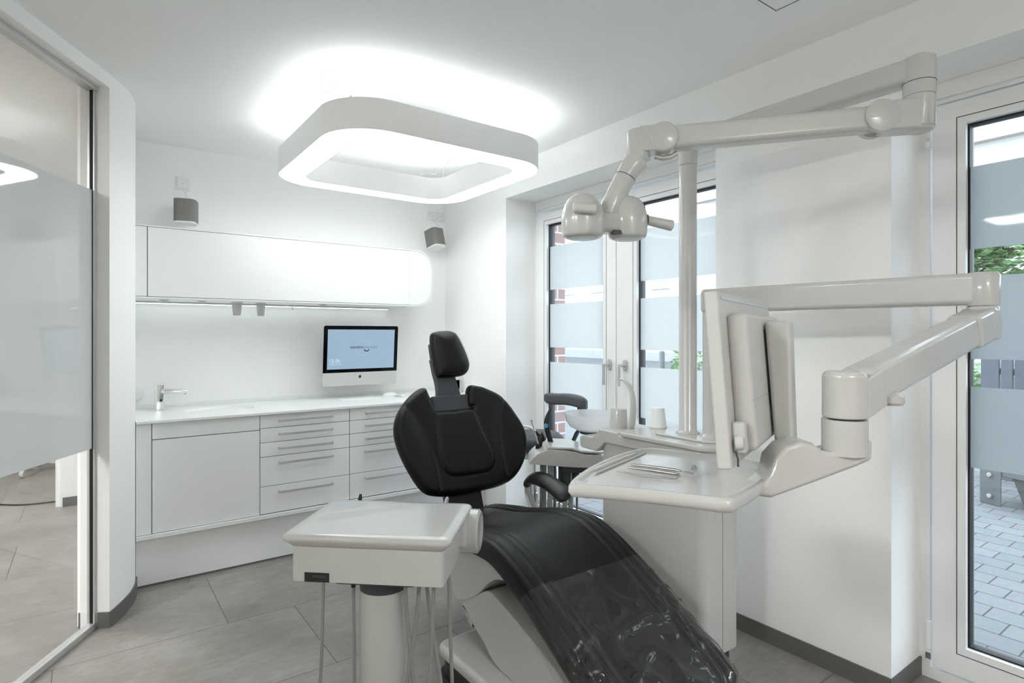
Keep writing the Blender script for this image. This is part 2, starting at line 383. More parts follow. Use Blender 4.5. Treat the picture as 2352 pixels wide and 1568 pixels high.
pt = sthing('window_3', gp(0, 0.08, 0))
b = new(); gbox(b, 0, 6.0, 0.055, 0.092, 0.0, 0.028); gbox(b, 0, 6.0, 0.05, 0.10, 2.468, 2.487); gbox(b, 0, 0.014, 0.058, 0.09, 0.028, 2.468)
obj('frame', b, 'alu', pt, bevel=0.0015, seg=2)
obj('glass', gbox(new(), 0.012, 5.98, 0.070, 0.078, 0.026, 2.47), 'glassp', pt)
obj('frosted_film', gbox(new(), 0.014, 5.98, 0.0675, 0.0692, 0.828, 2.012), 'filmp', pt)
obj('seal', gbox(new(), 0.0125, 0.0145, 0.064, 0.079, 0.026, 2.47), 'seal', pt)
# baseboards, 70 mm, dark grey
def bboard(name, pts, z=0.072, t=0.008):
    bm = new(); k = len(pts); A = []
    for i, p in enumerate(pts):
        d = Vector(pts[min(i + 1, k - 1)]) - Vector(pts[max(i - 1, 0)]); n = Vector((d.y, -d.x)).normalized() * t; A.append(((p[0], p[1]), (p[0] + n.x, p[1] + n.y)))
    R0 = [[bm.verts.new((q[0], q[1], zz)) for q, zz in ((a, 0.0), (c, 0.0), (c, z), (a, z))] for a, c in A]
    for r0, r1 in zip(R0, R0[1:]):
        for j in range(4): bm.faces.new((r0[j], r0[(j + 1) % 4], r1[(j + 1) % 4], r1[j]))
    bm.faces.new(R0[0]); bm.faces.new(R0[-1][::-1]); return struct(name, bm, 'base', ang=25)
bboard('baseboard_left', [gp(0, 0.05, 0)[:2], (0.0757, 3.2625)] + curve[1:] + [(0.196, 3.652)])
bboard('baseboard_right', [(2.69, 0.92), (2.41, 0.92), (2.41, 1.668), (2.69, 1.668)][::-1])
bboard('baseboard_corner', [(2.41, 3.39), (2.41, 3.655)][::-1])
bboard('baseboard_jamb', [gp(0, 0.092, 0)[:2], gp(0.0, 0.135, 0)[:2]])
bboard('baseboard_reveal', [(2.69, 3.39), (2.41, 3.39)][::-1])
# neighbouring room behind the partition
struct('wall_neighbour', Box(-0.19, 2.95, 5.76, 9.0, 0, CZ), 'wall')
struct('trim_2', Box(-0.215, -0.19, 5.78, 5.90, 0, CZ), 'frame')
b = Box(-0.17, 0.3, 5.75, 5.76, 0, 0.072); struct('baseboard_neighbour', b, 'base')
# ceiling access hatch
b = new(); ring_prism(b, rrect(1.46, 2.06, 0.57, 1.17, 0.001, 1), rrect(1.4625, 2.0575, 0.5725, 1.1675, 0.001, 1), CZ - 0.0015, CZ + 0.001); struct('trim_3', b, 'base')

# ================================================================ WINDOWS
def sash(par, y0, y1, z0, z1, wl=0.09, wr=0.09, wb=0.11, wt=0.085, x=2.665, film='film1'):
    """tilt window sash seen from inside; returns the sash part (glass, films and seal become its sub-parts)"""
    bm = new(); P = lambda p, a: (a, p[0], p[1])
    oo = rrect(y0, y1, z0, z1, 0.003, 1); ii = rrect(y0 + wl, y1 - wr, z0 + wb, z1 - wt, 0.001, 1)
    ring_prism(bm, oo, ii, x, x + 0.065, P)
    s = obj('sash', bm, 'frame', par, bevel=0.004, seg=2)
    ga, gb, gc, gd_ = y0 + wl, y1 - wr, z0 + wb, z1 - wt
    bm = new(); ring_prism(bm, rrect(ga - 0.03, gb + 0.03, gc - 0.03, gd_ + 0.03, 0.001, 1), rrect(ga - 0.027, gb + 0.027, gc - 0.027, gd_ + 0.027, 0.001, 1), x - 0.0008, x + 0.001, P)
    obj('bead_line', bm, 'gap', s)
    bm = new(); ring_prism(bm, rrect(ga - 0.002, gb + 0.002, gc - 0.002, gd_ + 0.002, 0.001, 1), rrect(ga + 0.006, gb - 0.006, gc + 0.006, gd_ - 0.006, 0.001, 1), x + 0.022, x + 0.055, P)
    obj('seal', bm, 'seal', s)
    bm = new(); ring_prism(bm, rrect(ga - 0.01, gb + 0.01, gc - 0.01, gd_ + 0.01, 0.001, 1), rrect(ga + 0.004, gb - 0.004, gc + 0.004, gd_ - 0.004, 0.001, 1), x + 0.055, x + 0.075, P)
    obj('outer_frame', bm, 'anthracite', s)
    obj('glass', Box(x + 0.030, x + 0.034, ga, gb, gc, gd_), 'glass', s)
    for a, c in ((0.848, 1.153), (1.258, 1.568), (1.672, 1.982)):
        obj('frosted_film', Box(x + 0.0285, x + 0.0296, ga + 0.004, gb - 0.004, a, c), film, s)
    return s
def handle(par, y, z=1.16, x=2.665):
    bm = new(); prism(bm, rrect(y - 0.015, y + 0.015, z - 0.035, z + 0.035, 0.0149, 8), 'x', x - 0.012, x)
    h = obj('handle', bm, 'steel', par, bevel=0.002, seg=2)
    bm = new(); tube(bm, [(x - 0.012, y, z), (x - 0.05, y, z), (x - 0.056, y, z - 0.002), (x - 0.058, y, z - 0.008)], 0.0085)
    tube(bm, [(x - 0.058, y, z + 0.008), (x - 0.058, y, z - 0.02), (x - 0.058, y, z - 0.125)], [0.010, 0.009, 0.0095], 16)
    obj('lever', bm, 'steel', h)
    bm = new(); lathe(bm, [(0, 0), (0.005, 0), (0.005, 0.002), (0, 0.002)], (x - 0.066, y, z - 0.004), 12, axis=(-1, 0, 0)); obj('lock', bm, 'chrome', h)
    return h
def fixed_frame(par, y0, y1, x=2.675):
    bm = new(); P = lambda p, a: (a, p[0], p[1])
    ring_prism(bm, rrect(y0, y1, 0.0, 2.325, 0.001, 1), rrect(y0 + 0.035, y1 - 0.035, 0.045, 2.245, 0.001, 1), x, x + 0.10, P)
    f = obj('frame', bm, 'frame', par, bevel=0.003, seg=2)
    box_ = new(); box(box_, x - 0.012, x, y0, y1, 2.262, 2.325); obj('blind_box', box_, 'frame', par, bevel=0.003, seg=2)
w1 = sthing('window_1', (2.68, 2.53, 0)); fixed_frame(w1, 1.668, 3.39)
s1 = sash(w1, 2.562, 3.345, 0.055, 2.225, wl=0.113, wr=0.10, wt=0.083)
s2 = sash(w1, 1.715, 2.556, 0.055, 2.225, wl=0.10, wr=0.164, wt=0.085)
handle(w1, 2.612); handle(w1, 2.480)
w2 = sthing('window_2', (2.68, 0.06, 0)); fixed_frame(w2, -0.80, 0.92)
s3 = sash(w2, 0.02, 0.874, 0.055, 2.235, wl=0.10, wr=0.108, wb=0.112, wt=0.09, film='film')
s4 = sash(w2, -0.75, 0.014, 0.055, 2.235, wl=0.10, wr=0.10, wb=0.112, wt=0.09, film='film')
for z in (0.175, 2.17):
    bm = new(); box(bm, 2.655, 2.668, 0.876, 0.892, z - 0.055, z + 0.055); box(bm, 2.652, 2.668, 0.874, 0.895, z - 0.095, z - 0.07)
    hh = obj('hinge', bm, 'frame', w2, bevel=0.003, seg=2)
    bm = new(); box(bm, 2.650, 2.656, 0.874, 0.892, z - 0.090, z - 0.066); obj('hinge_pin', bm, 'chrome', hh)

# ================================================================ OUTSIDE
struct('paving', Box(2.72, 16, -6, 24, -0.14, -0.02), 'paving')
struct('street', Box(16, 60, -20, 60, -0.16, -0.04), 'concrete')
struct('sill_1', Box(2.72, 3.0, 1.668, 3.39, -0.02, 0.02), 'galv')
struct('sill_2', Box(2.72, 3.0, -0.80, 0.92, -0.02, 0.02), 'galv')
b = new(); box(b, 2.80, 2.955, 3.375, 3.9, -0.02, 2.9); tag(obj('brick_pier', b, 'brick'), 'red brick pier with pale joints just outside the double window', 'brick pier')
def leaves(bm, c, rad, n, s):
    for i in range(n):
        a, z = random.uniform(0, 2 * PI), random.uniform(-1, 1); q = random.uniform(0.45, 1) ** 0.5; h = math.sqrt(1 - z * z)
        p = Vector(c) + Vector((rad[0] * h * math.cos(a), rad[1] * h * math.sin(a), rad[2] * z)) * q
        m = Matrix.Rotation(random.uniform(0, 6.3), 3, 'Z') @ Matrix.Rotation(random.uniform(-1.2, 1.2), 3, 'X')
        v = [bm.verts.new(p + m @ Vector(t) * s) for t in ((-0.5, 0, 0), (0, -0.3, 0.08), (0.6, 0, 0), (0, 0.3, 0.08))]
        bm.faces.new(v)
def tree(x, y, h, r, label, n=5000, name='tree', cat='tree', group=None):
    t = thing(name, label, cat, (x, y, -0.04), group=group)
    bm = new(); tube(bm, [(x, y, -0.04), (x + 0.05, y, h * 0.4), (x, y + 0.1, h * 0.8)], [0.22, 0.17, 0.08], 10)
    for k in range(7):
        a = k * 2.4; z = h * (0.4 + 0.06 * k)
        tube(bm, [(x, y, z), (x + math.cos(a) * r * 0.4, y + math.sin(a) * r * 0.4, z + 0.8), (x + math.cos(a) * r * 0.75, y + math.sin(a) * r * 0.75, z + 1.2)], [0.09, 0.06, 0.02], 6)
    obj('trunk', bm, 'bark', t)
    bm = new()
    for k in range(9):
        a = k * 2.4; q = 0.55 * r if k else 0
        leaves(bm, (x + q * math.cos(a), y + q * math.sin(a), h * (0.62 + 0.045 * k)), (r * 0.55, r * 0.55, h * 0.16), n // 9, 0.24)
    obj('foliage', bm, 'leaf', t, smooth=False); return t
tree(19.0, 5.5, 5.0, 2.0, 'green leafy tree across the yard, seen through the upper gap of the right window')
def bush(c, rad, label, n=1500):
    t = thing('bush', label, 'bush', (c[0], c[1], -0.02))
    bm = new(); leaves(bm, c, rad, n, 0.09); obj('foliage', bm, 'leaf', t, smooth=False)
    bm = new()
    for k in range(6):
        a = k * 1.05; tube(bm, [(c[0], c[1], -0.02), (c[0] + 0.4 * rad[0] * math.cos(a), c[1] + 0.4 * rad[1] * math.sin(a), c[2])], [0.02, 0.008], 6)
    obj('stems', bm, 'bark', t)
bush((8.6, 2.75, 0.62), (0.55, 0.5, 0.62), 'green bush beside the grey timber fence outside the right window')
bush((9.5, 6.9, 0.8), (0.7, 0.45, 0.8), 'pale green bush outside, between the light pole and the grey monitor')
# timber fence, one board each part
ft = thing('fence', 'grey upright timber board fence outside the right window', 'fence', (7.0, 1.0, -0.02))
fa, fb = Vector((7.05, 1.90)), Vector((5.9, -1.4)); fd = (fb - fa).normalized(); L_ = (fb - fa).length
k = 0; s = 0.0
while s < L_:
    ww = 0.16 if k == 0 else 0.10
    p0 = fa + fd * s; p1 = fa + fd * (s + ww); bm = new(); bar((p0.x, p0.y, 0.58), (p1.x, p1.y, 0.58), 0.025, 1.20, bm=bm); obj('board', bm, 'fenceg', ft, bevel=0.003, seg=1)
    s += ww + 0.017; k += 1
for z in (0.25, 1.0):
    n = Vector((-fd.y, fd.x)) * -0.035
    obj('rail', bar((fa.x - n.x, fa.y - n.y, z), (fb.x - n.x, fb.y - n.y, z), 0.035, 0.06), 'fenceg', ft)
rt = thing('handrail', 'thin galvanised steel handrail beside the fence outside the right window', 'railing', (7.3, 2.2, -0.02))
bm = new(); tube(bm, [(7.15, 2.02, -0.02), (7.15, 2.02, 1.08)], 0.025); obj('post', bm, 'galv', rt)
bm = new(); tube(bm, [(7.15, 2.02, 1.07), (8.4, 5.6, 1.07)], 0.02); obj('rail', bm, 'galv', rt)
bm = new(); tube(bm, [(8.4, 5.6, -0.02), (8.4, 5.6, 1.08)], 0.025); obj('post', bm, 'galv', rt)
# bench with galvanised slats
bt = thing('bench', 'galvanised steel slatted bench on concrete feet outside the right window', 'bench', (6.0, 1.2, -0.02))
bd_ = Vector((-0.33, -0.94, 0)).normalized(); bn = Vector((bd_.y, -bd_.x, 0)); b0 = Vector((5.93, 1.58, 0))
def bp(s, t, z): q = b0 + bd_ * s + bn * t; return (q.x, q.y, z)
for k in range(9):
    obj('slat', bar(bp(0.02, -0.05 - 0.045 * k, 0.27), bp(1.9, -0.05 - 0.045 * k, 0.27), 0.035, 0.03), 'galv', bt, bevel=0.004, seg=1)
obj('edge_rail', bar(bp(0.02, 0.0, 0.25), bp(1.9, 0.0, 0.25), 0.03, 0.06), 'galv', bt, bevel=0.006, seg=2)
obj('mounting_plate', bar(bp(-0.02, 0.02, 0.15), bp(0.14, 0.02, 0.15), 0.012, 0.34), 'galv', bt, bevel=0.004, seg=1)
for z in (0.05, 0.22):
    bm = new(); lathe(bm, [(0, 0), (0.017, 0), (0.017, 0.012), (0, 0.014)], bp(0.06, 0.03, z), 10, axis=bn); obj('bolt', bm, 'steel', bt)
for s in (0.22, 1.5):
    bm = new(); A = []
    for z, a0, a1, t0, t1 in ((-0.02, s + 0.05, s + 0.22, -0.34, -0.04), (0.235, s - 0.02, s + 0.30, -0.42, 0.0)):
        A.append([bm.verts.new(bp(*q, z)) for q in ((a0, t0), (a1, t0), (a1, t1), (a0, t1))])
    bm.faces.new(A[0][::-1]); bm.faces.new(A[1])
    for j in range(4): bm.faces.new((A[0][j], A[0][(j + 1) % 4], A[1][(j + 1) % 4], A[1][j]))
    obj('foot', bm, 'concrete', bt, bevel=0.008, seg=2)
po = thing('bollard', 'slim grey bollard standing in the yard, seen through the right leaf of the double window', 'bollard', (9.5, 7.5, -0.02))
bm = new(); lathe(bm, [(0.055, 0), (0.055, 1.0), (0.05, 1.03), (0.03, 1.045), (0, 1.05)], (9.35, 7.72, -0.02), 20); obj('post', bm, 'galv', po)
tag(obj('low_wall', Box(24.0, 24.4, 2, 60, -0.04, 0.42), 'bag'), 'low grey wall running along the far side of the street', 'wall')
# house across the street
ht = thing('house', 'pale plastered house with white casement windows across the street', 'building', (27, 20, -0.04))
obj('facade', Box(27, 33, 2.5, 60, -0.04, 8.5), 'render', ht)
bm = new(); prism(bm, [(26.6, 8.5), (33.4, 8.5), (30, 11.5)], 'y', 2.2, 60); obj('roof', bm, 'roof', ht)
def hwin(y, z, wd=1.25, hg=0.8):
    x = 27; bm = new(); box(bm, x - 0.06, x, y - wd / 2, y + wd / 2, z - hg / 2, z + hg / 2); f = obj('window_frame', bm, 'frame', ht)
    bm = new()
    for i in range(4):
        a = y - wd / 2 + 0.06 + i * (wd - 0.06) / 4; e = a + (wd - 0.06) / 4 - 0.07
        box(bm, x - 0.075, x - 0.06, a, e, z - hg / 2 + 0.06, z + hg * 0.16); box(bm, x - 0.075, x - 0.06, a, e, z + hg * 0.26, z + hg / 2 - 0.05)
    obj('pane', bm, 'pane', f)
    obj('window_ledge', Box(x - 0.15, x, y - wd / 2 - 0.1, y + wd / 2 + 0.1, z - hg / 2 - 0.09, z - hg / 2), 'frame', ht)
for y, z in ((30.6, 4.6), (27.6, 4.6), (22.4, 4.5), (34.6, 4.6), (18.0, 4.5), (14.3, 4.5), (30.6, 7.4), (22.4, 7.4), (16.5, 7.4), (10.0, 4.4), (10, 7.4)): hwin(y, z)
h2 = thing('house', 'reddish plastered house behind the tree, seen through the upper gap of the right window', 'building', (30, 0, -0.04))
obj('facade', Box(34, 40, -14, 12.5, -0.04, 5.2), 'renderr', h2)
obj('roof', Box(33.6, 40.4, -14.4, 12.9, 5.2, 5.5), 'roof', h2)
for y in (10.5, 7.5, 4.5):
    f = obj('window_frame', Box(33.94, 34, y - 0.6, y + 0.6, 2.6, 4.2), 'frame', h2); obj('pane', Box(33.92, 33.94, y - 0.5, y + 0.5, 2.7, 4.1), 'pane', f)

# ================================================================ BUILT-IN CABINETS
YF = 3.62
def front_slab(name, x0, x1, z0, z1, par, y=YF):
    return obj(name, Box(x0, x1, y, y + 0.018, z0, z1), 'front', par, bevel=0.0012, seg=2)
def pull(par, xc, z, w_=0.325, y=YF):
    bm = new(); x0, x1 = xc - w_ / 2, xc + w_ / 2
    path = [(x0, y), (x0, y - 0.022), (x0 + 0.004, y - 0.027), (x0 + 0.010, y - 0.029), (x1 - 0.010, y - 0.029), (x1 - 0.004, y - 0.027), (x1, y - 0.022), (x1, y)]
    inn = [(x1 - 0.004, y), (x1 - 0.004, y - 0.020), (x1 - 0.011, y - 0.025), (x0 + 0.011, y - 0.025), (x0 + 0.004, y - 0.020), (x0 + 0.004, y)]
    prism(bm, path + inn, 'z', z - 0.006, z + 0.006)
    return obj('handle', bm, 'steel', par, ang=50)
sp = thing('side_panel', 'narrow white side panel between curved wall and sink cabinet', 'panel', (0.23, YF, 0.29))
obj('panel', Box(0.197, 0.266, YF, YF + 0.018, 0.292, 0.877), 'front', sp, bevel=0.0012, seg=2)
obj('shadow_gap', Box(0.197, 0.27, YF + 0.019, YF + 0.021, 0.29, 0.88), 'gap', sp)
sc = thing('sink_cabinet', 'wide plain white cabinet under the sink, without handles', 'cabinet', (0.54, YF, 0.29))
obj('body', Box(0.272, 0.804, YF + 0.022, 4.25, 0.292, 0.878), 'front', sc)
obj('shadow_gap', Box(0.27, 0.806, YF + 0.019, YF + 0.021, 0.29, 0.88), 'gap', sc)
front_slab('apron_panel', 0.2695, 0.8055, 0.792, 0.877, sc)
front_slab('door', 0.2695, 0.8055, 0.293, 0.788, sc)
ZS = [0.877, 0.7965, 0.712, 0.628, 0.4545, 0.293]
def drawers(label, x0, x1, y=YF):
    t = thing('drawer_cabinet', label, 'cabinet', ((x0 + x1) / 2, y, 0.29), group='drawer cabinets under the worktop')
    obj('body', Box(x0 + 0.002, x1 - 0.002, y + 0.022, 4.25, 0.292, 0.878), 'front', t)
    obj('shadow_gap', Box(x0, x1, y + 0.019, y + 0.021, 0.29, 0.88), 'gap', t)
    for i in range(5):
        z1, z0 = ZS[i], ZS[i + 1]
        d = front_slab('drawer', x0 + 0.0015, x1 - 0.0015, z0 + 0.003, z1, t)
        pull(d, x0 + 0.266, z1 - 0.038)
    return t
drawers('white five-drawer cabinet right of the sink cabinet, all five steel handles visible', 0.8075, 1.346)
drawers('white five-drawer cabinet partly hidden behind the black backrest', 1.3475, 1.886)
ec = thing('end_cabinet', 'white cabinet hidden behind the backrest, against the window wall', 'cabinet', (2.15, YF, 0.29))
obj('body', Box(1.89, 2.405, YF + 0.022, 4.25, 0.292, 0.878), 'front', ec)
obj('shadow_gap', Box(1.888, 2.405, YF + 0.019, YF + 0.021, 0.29, 0.88), 'gap', ec)
front_slab('door', 1.889, 2.404, 0.293, 0.877, ec)
tag(obj('bottom_board', Box(0.197, 2.409, YF - 0.012, 4.26, 0.268, 0.290), 'front', bevel=0.002), 'continuous white board closing the underside of the lower cabinets', 'board')
pl = thing('plinth', 'plain white plinth panel below the floating lower cabinets, down to the floor', 'plinth', (1.3, 3.66, 0))
obj('panel', Box(0.199, 2.408, 3.665, 3.685, 0.012, 0.268), 'front', pl)
obj('floor_strip', Box(0.199, 2.408, 3.667, 3.683, 0.0, 0.012), 'base', pl)
# worktop with integrated basin
wt = thing('worktop', 'long glossy white worktop with a moulded basin', 'worktop', (1.3, 3.93, 0.88))
BX, BY, BA, BB = 0.655, 3.955, 0.20, 0.145
hole = [(BX + BA * math.cos(2 * PI * k / 48), BY + BB * math.sin(2 * PI * k / 48)) for k in range(48)]
rect = [(0.197, 3.60), (2.409, 3.60), (2.409, 4.268), (0.197, 4.268)]
vs = [Vector(p) for p in rect + hole]; n4 = len(rect)
es = [(i, (i + 1) % n4) for i in range(n4)] + [(n4 + i, n4 + (i + 1) % 48) for i in range(48)]
res = delaunay_2d_cdt(vs, es, [], 0, 1e-5)
bm = new(); top = [bm.verts.new((v.x, v.y, 0.893)) for v in res[0]]
for f in res[2]:
    c = sum((res[0][i] for i in f), Vector((0, 0))) / len(f)
    if ((c.x - BX) / BA) ** 2 + ((c.y - BY) / BB) ** 2 < 0.97: continue
    bm.faces.new([top[i] for i in f])
lo = [bm.verts.new((p[0], p[1], 0.880)) for p in rect]
tp = [min(top, key=lambda v: (v.co.x - p[0]) ** 2 + (v.co.y - p[1]) ** 2) for p in rect]
for i in range(4): bm.faces.new((tp[i], tp[(i + 1) % 4], lo[(i + 1) % 4], lo[i]))
obj('top', bm, 'counter', wt)
bm = new(); rings = []
for q, z in ((1.0, 0.893), (0.975, 0.889), (0.95, 0.875), (0.90, 0.835), (0.78, 0.80), (0.5, 0.785), (0.15, 0.78)):
    rings.append([bm.verts.new((BX + BA * q * math.cos(2 * PI * k / 48), BY + BB * q * math.sin(2 * PI * k / 48), z)) for k in range(48)])
for a, c in zip(rings, rings[1:]):
    for k in range(48): bm.faces.new((a[k], a[(k + 1) % 48], c[(k + 1) % 48], c[k]))
bm.faces.new(rings[-1]); basin = obj('basin', bm, 'counter', wt)
bm = new(); lathe(bm, [(0, 0.7805), (0.022, 0.7805), (0.024, 0.783), (0.02, 0.785), (0, 0.785)], (BX, BY, 0), 24); obj('drain', bm, 'chrome', basin)
obj('upstand', Box(0.198, 2.408, 4.256, 4.269, 0.893, 0.912), 'counter', wt, bevel=0.002, seg=2)
# tap
fx, fy = 0.345, 4.12
fc = thing('tap', 'chrome sensor tap with a short spout at the left end of the worktop', 'tap', (fx, fy, 0.893))
bm = new(); prism(bm, rrect(fx - 0.026, fx + 0.026, fy - 0.02, fy + 0.02, 0.012, 5), 'z', 0.893, 1.045); obj('body', bm, 'chrome', fc, bevel=0.003, seg=2)
bm = new(); tube(bm, [(fx + 0.01, fy - 0.005, 1.003), (fx + 0.02, fy - 0.02, 1.006), (fx + 0.13, fy - 0.045, 1.000), (fx + 0.142, fy - 0.047, 0.998)], [0.010, 0.0155, 0.0145, 0.010], 20); obj('spout', bm, 'chrome', fc)
bm = new(); tube(bm, [(fx + 0.131, fy - 0.045, 0.997), (fx + 0.134, fy - 0.046, 0.983)], 0.009, 16); obj('aerator', bm, 'steel', fc)
bm = new(); lathe(bm, [(0, 0), (0.008, 0), (0.008, 0.003), (0, 0.0035)], (fx + 0.006, fy - 0.0195, 0.952), 16, axis=(0, -1, 0)); obj('sensor', bm, 'black', fc)
bm = new(); tube(bm, [(fx + 0.02, fy - 0.01, 0.925), (fx + 0.036, fy - 0.018, 0.93), (fx + 0.042, fy - 0.02, 0.945)], [0.006, 0.006, 0.004], 12); obj('mixing_lever', bm, 'chrome', fc)
# cleaning-glove style wall dispenser cap at far left
bm = new(); lathe(bm, [(0, 0), (0.038, 0), (0.04, 0.004), (0.04, 0.02), (0.034, 0.028), (0, 0.03)], (0.235, 4.269, 0.985), 32, axis=(0, -1, 0))
tag(obj('wall_fitting', bm, 'front'), 'small round white cap on the wall left of the tap', 'wall fitting')

# wall cabinet with a rounded right end
wc = thing('wall_cabinet', 'long white wall cabinet with rounded right end above the worktop', 'cabinet', (1.1, 4.26, 1.56))
oo = rrect(0.198, 2.066, 1.556, 1.966, [0.001, 0.135, 0.135, 0.001], 12); ii = rrect(0.2005, 2.059, 1.563, 1.959, [0.001, 0.129, 0.129, 0.001], 12)
obj('body', prism(new(), oo, 'y', 3.872, 4.268), 'front', wc, ang=20)
bm = new(); ring_prism(bm, oo, ii, 3.850, 3.872, lambda p, a: (p[0], a, p[1])); obj('edge_rim', bm, 'front', wc, ang=20)
obj('shadow_gap', prism(new(), ii, 'y', 3.868, 3.8715), 'gap', wc)
ii2 = rrect(1.879, 2.0572, 1.5648, 1.9572, [0.001, 0.1275, 0.1275, 0.001], 12)
obj('rounded_end_panel', prism(new(), ii2, 'y', 3.851, 3.868), 'front', wc, ang=20)
obj('door', Box(0.2655, 1.8782, 3.850, 3.868, 1.5655, 1.9565), 'front', wc, bevel=0.001, seg=1)
obj('side_filler', Box(0.202, 0.2620, 3.850, 3.868, 1.5655, 1.9565), 'front', wc, bevel=0.001, seg=1)
lt = thing('under_cabinet_light', 'slim glowing strip light under the wall cabinet along the wall', 'strip light', (1.05, 4.22, 1.55))
obj('channel', Box(0.21, 1.88, 4.205, 4.235, 1.545, 1.556), 'alu', lt)
obj('diffuser', Box(0.215, 1.875, 4.212, 4.228, 1.541, 1.545), 'led', lt)
# things hanging from the underside
def dispenser(x, y, r0, r1, label):
    t = thing('cup_dispenser', label, 'cup dispenser', (x, y, 1.556), group='cup dispensers below the wall cabinet')
    bm = new(); lathe(bm, [(r0 + 0.004, 0), (r0 + 0.004, -0.006), (r0, -0.008)], (x, y, 1.556), 28); obj('collar', bm, 'plasticm', t)
    bm = new(); lathe(bm, [(r0, -0.002), (r0 * 0.5 + r1 * 0.5, -0.045), (r1, -0.082), (r1 - 0.002, -0.083), (r1 - 0.003, -0.080), (r0 - 0.004, -0.01)], (x, y, 1.556), 28); obj('cup_sleeve', bm, 'plasticm', t)
dispenser(0.77, 4.08, 0.032, 0.022, 'left of two small white cup dispensers hanging under the wall cabinet')
dispenser(0.915, 4.08, 0.028, 0.021, 'right, greyer one of two small cup dispensers hanging under the wall cabinet')
for x, lab in ((0.36, 'leftmost flat round spot light set into the wall cabinet underside'), (0.56, 'flat round spot light set into the wall cabinet underside, second from left'), (1.30, 'flat round spot light set into the wall cabinet underside, above the computer')):
    t = thing('spot_light', lab, 'spot light', (x, 4.0, 1.556), group='flush spot lights under the wall cabinet')
    bm = new(); lathe(bm, [(0, -0.004), (0.026, -0.004), (0.03, 0)], (x, 4.0, 1.556), 28); obj('rim', bm, 'alu', t)
    bm = new(); lathe(bm, [(0, -0.0055), (0.018, -0.005), (0.02, -0.004)], (x, 4.0, 1.556), 24); obj('lens', bm, 'darkgrey', t)
bm = new(); tube(bm, [(1.115, 4.08, 1.556), (1.115, 4.08, 1.535), (1.118, 4.075, 1.52), (1.122, 4.068, 1.518)], 0.0022, 8)
tag(obj('wire_hook', bm, 'steel'), 'tiny wire hook hanging under the wall cabinet', 'hook')

# ---- all-in-one computer on a wall arm
CX0, CX1, CYc = 1.3125, 1.867, 4.035
cp = thing('computer', 'all-in-one computer with black bezel and blue screen on the back wall', 'computer', (1.59, 4.06, 1.2))
TILT = 0.027                                                        # the foot edge stands forward a little
def cpt(x, z, d=0.0): return (x, CYc + (1.2 - z) * 0.085 + d, z)
def cprism(bm, poly, d0, d1):
    A = [bm.verts.new(cpt(*p, d0)) for p in poly]; B = [bm.verts.new(cpt(*p, d1)) for p in poly]; n = len(poly)
    bm.faces.new(A); bm.faces.new(B[::-1])
    for i in range(n): bm.faces.new((A[i], A[(i + 1) % n], B[(i + 1) % n], B[i]))
    return bm
outl = rrect(CX0, CX1, 0.985, 1.412, 0.014, 6)
cs = obj('casing', cprism(new(), outl, 0.002, 0.012), 'alu', cp, bevel=0.003, seg=2)
bm = new(); lathe(bm, [(0.15, 0.035), (0.13, 0.046), (0.07, 0.055), (0, 0.058)], (1.59, CYc, 1.21), 32, sx=1.25, sy=0.95, axis=(0, 1, 0)); obj('back_shell', bm, 'alu', cp)
gl = rrect(CX0, CX1, 1.080, 1.412, [0.0005, 0.0005, 0.014, 0.014], 6)
obj('bezel', cprism(new(), gl, -0.0005, 0.002), 'glassblack', cp)
scr = obj('screen', cprism(new(), rrect(1.3405, 1.840, 1.1045, 1.3855, 0.0005, 1), -0.0012, -0.0006), 'screen', cp)
chin = obj('chin', cprism(new(), rrect(CX0, CX1, 0.985, 1.0795, [0.012, 0.012, 0.0005, 0.0005], 5), -0.0004, 0.0019), 'plasticm', cp)
def text(s, size, x, z, par, m, d=-0.0014, bold=0.0, align='LEFT', ext=0.0001):
    cu = bpy.data.curves.new('text', 'FONT'); cu.body = s; cu.size = size; cu.align_x = align; cu.offset = bold; cu.extrude = 0
    to = bpy.data.objects.new('text', cu); COL.objects.link(to); bpy.context.view_layer.update()
    me = bpy.data.meshes.new_from_object(to); bpy.data.objects.remove(to)
    wd = max(v.co.x for v in me.vertices)
    bm = new(); bm.from_mesh(me)
    for v in bm.verts:
        a = cpt(x + v.co.x, z + v.co.y, d); v.co = a
    obj(m[1], bm, m[0], par, smooth=False); return wd
wd = text('modern', 0.030, 1.503, 1.2505, scr, ('text_dark', 'lettering'), bold=0.0003)
text('dentistry.', 0.030, 1.503 + wd + 0.002, 1.2505, scr, ('text_mid', 'lettering'))
text('15:36', 0.036, 1.352, 1.153, scr, ('text_light', 'clock_digits'))
text('Friday, 18. May', 0.0145, 1.354, 1.136, scr, ('text_light', 'date_line'))
bm = new(); sm = []
for r_ in (0.023, 0.0155):
    rr = [(1.626 + r_ * math.cos(R(a)), 1.2475 + 0.9 * r_ * math.sin(R(a))) for a in range(195, 346, 10)]; sm += rr if r_ > 0.02 else rr[::-1]
cprism(bm, sm, -0.0015, -0.0013); obj('smile_mark', bm, 'text_dark', scr)
bm = new(); P_ = lambda p, a: cpt(p[0], p[1], a)
ring_prism(bm, [(1.598 + 0.053 * math.cos(R(a)), 1.252 + 0.053 * math.sin(R(a))) for a in range(0, 360, 8)], [(1.598 + 0.0515 * math.cos(R(a)), 1.252 + 0.0515 * math.sin(R(a))) for a in range(0, 360, 8)], -0.0014, -0.0013, P_)
obj('faint_circle', bm, 'circle', scr)
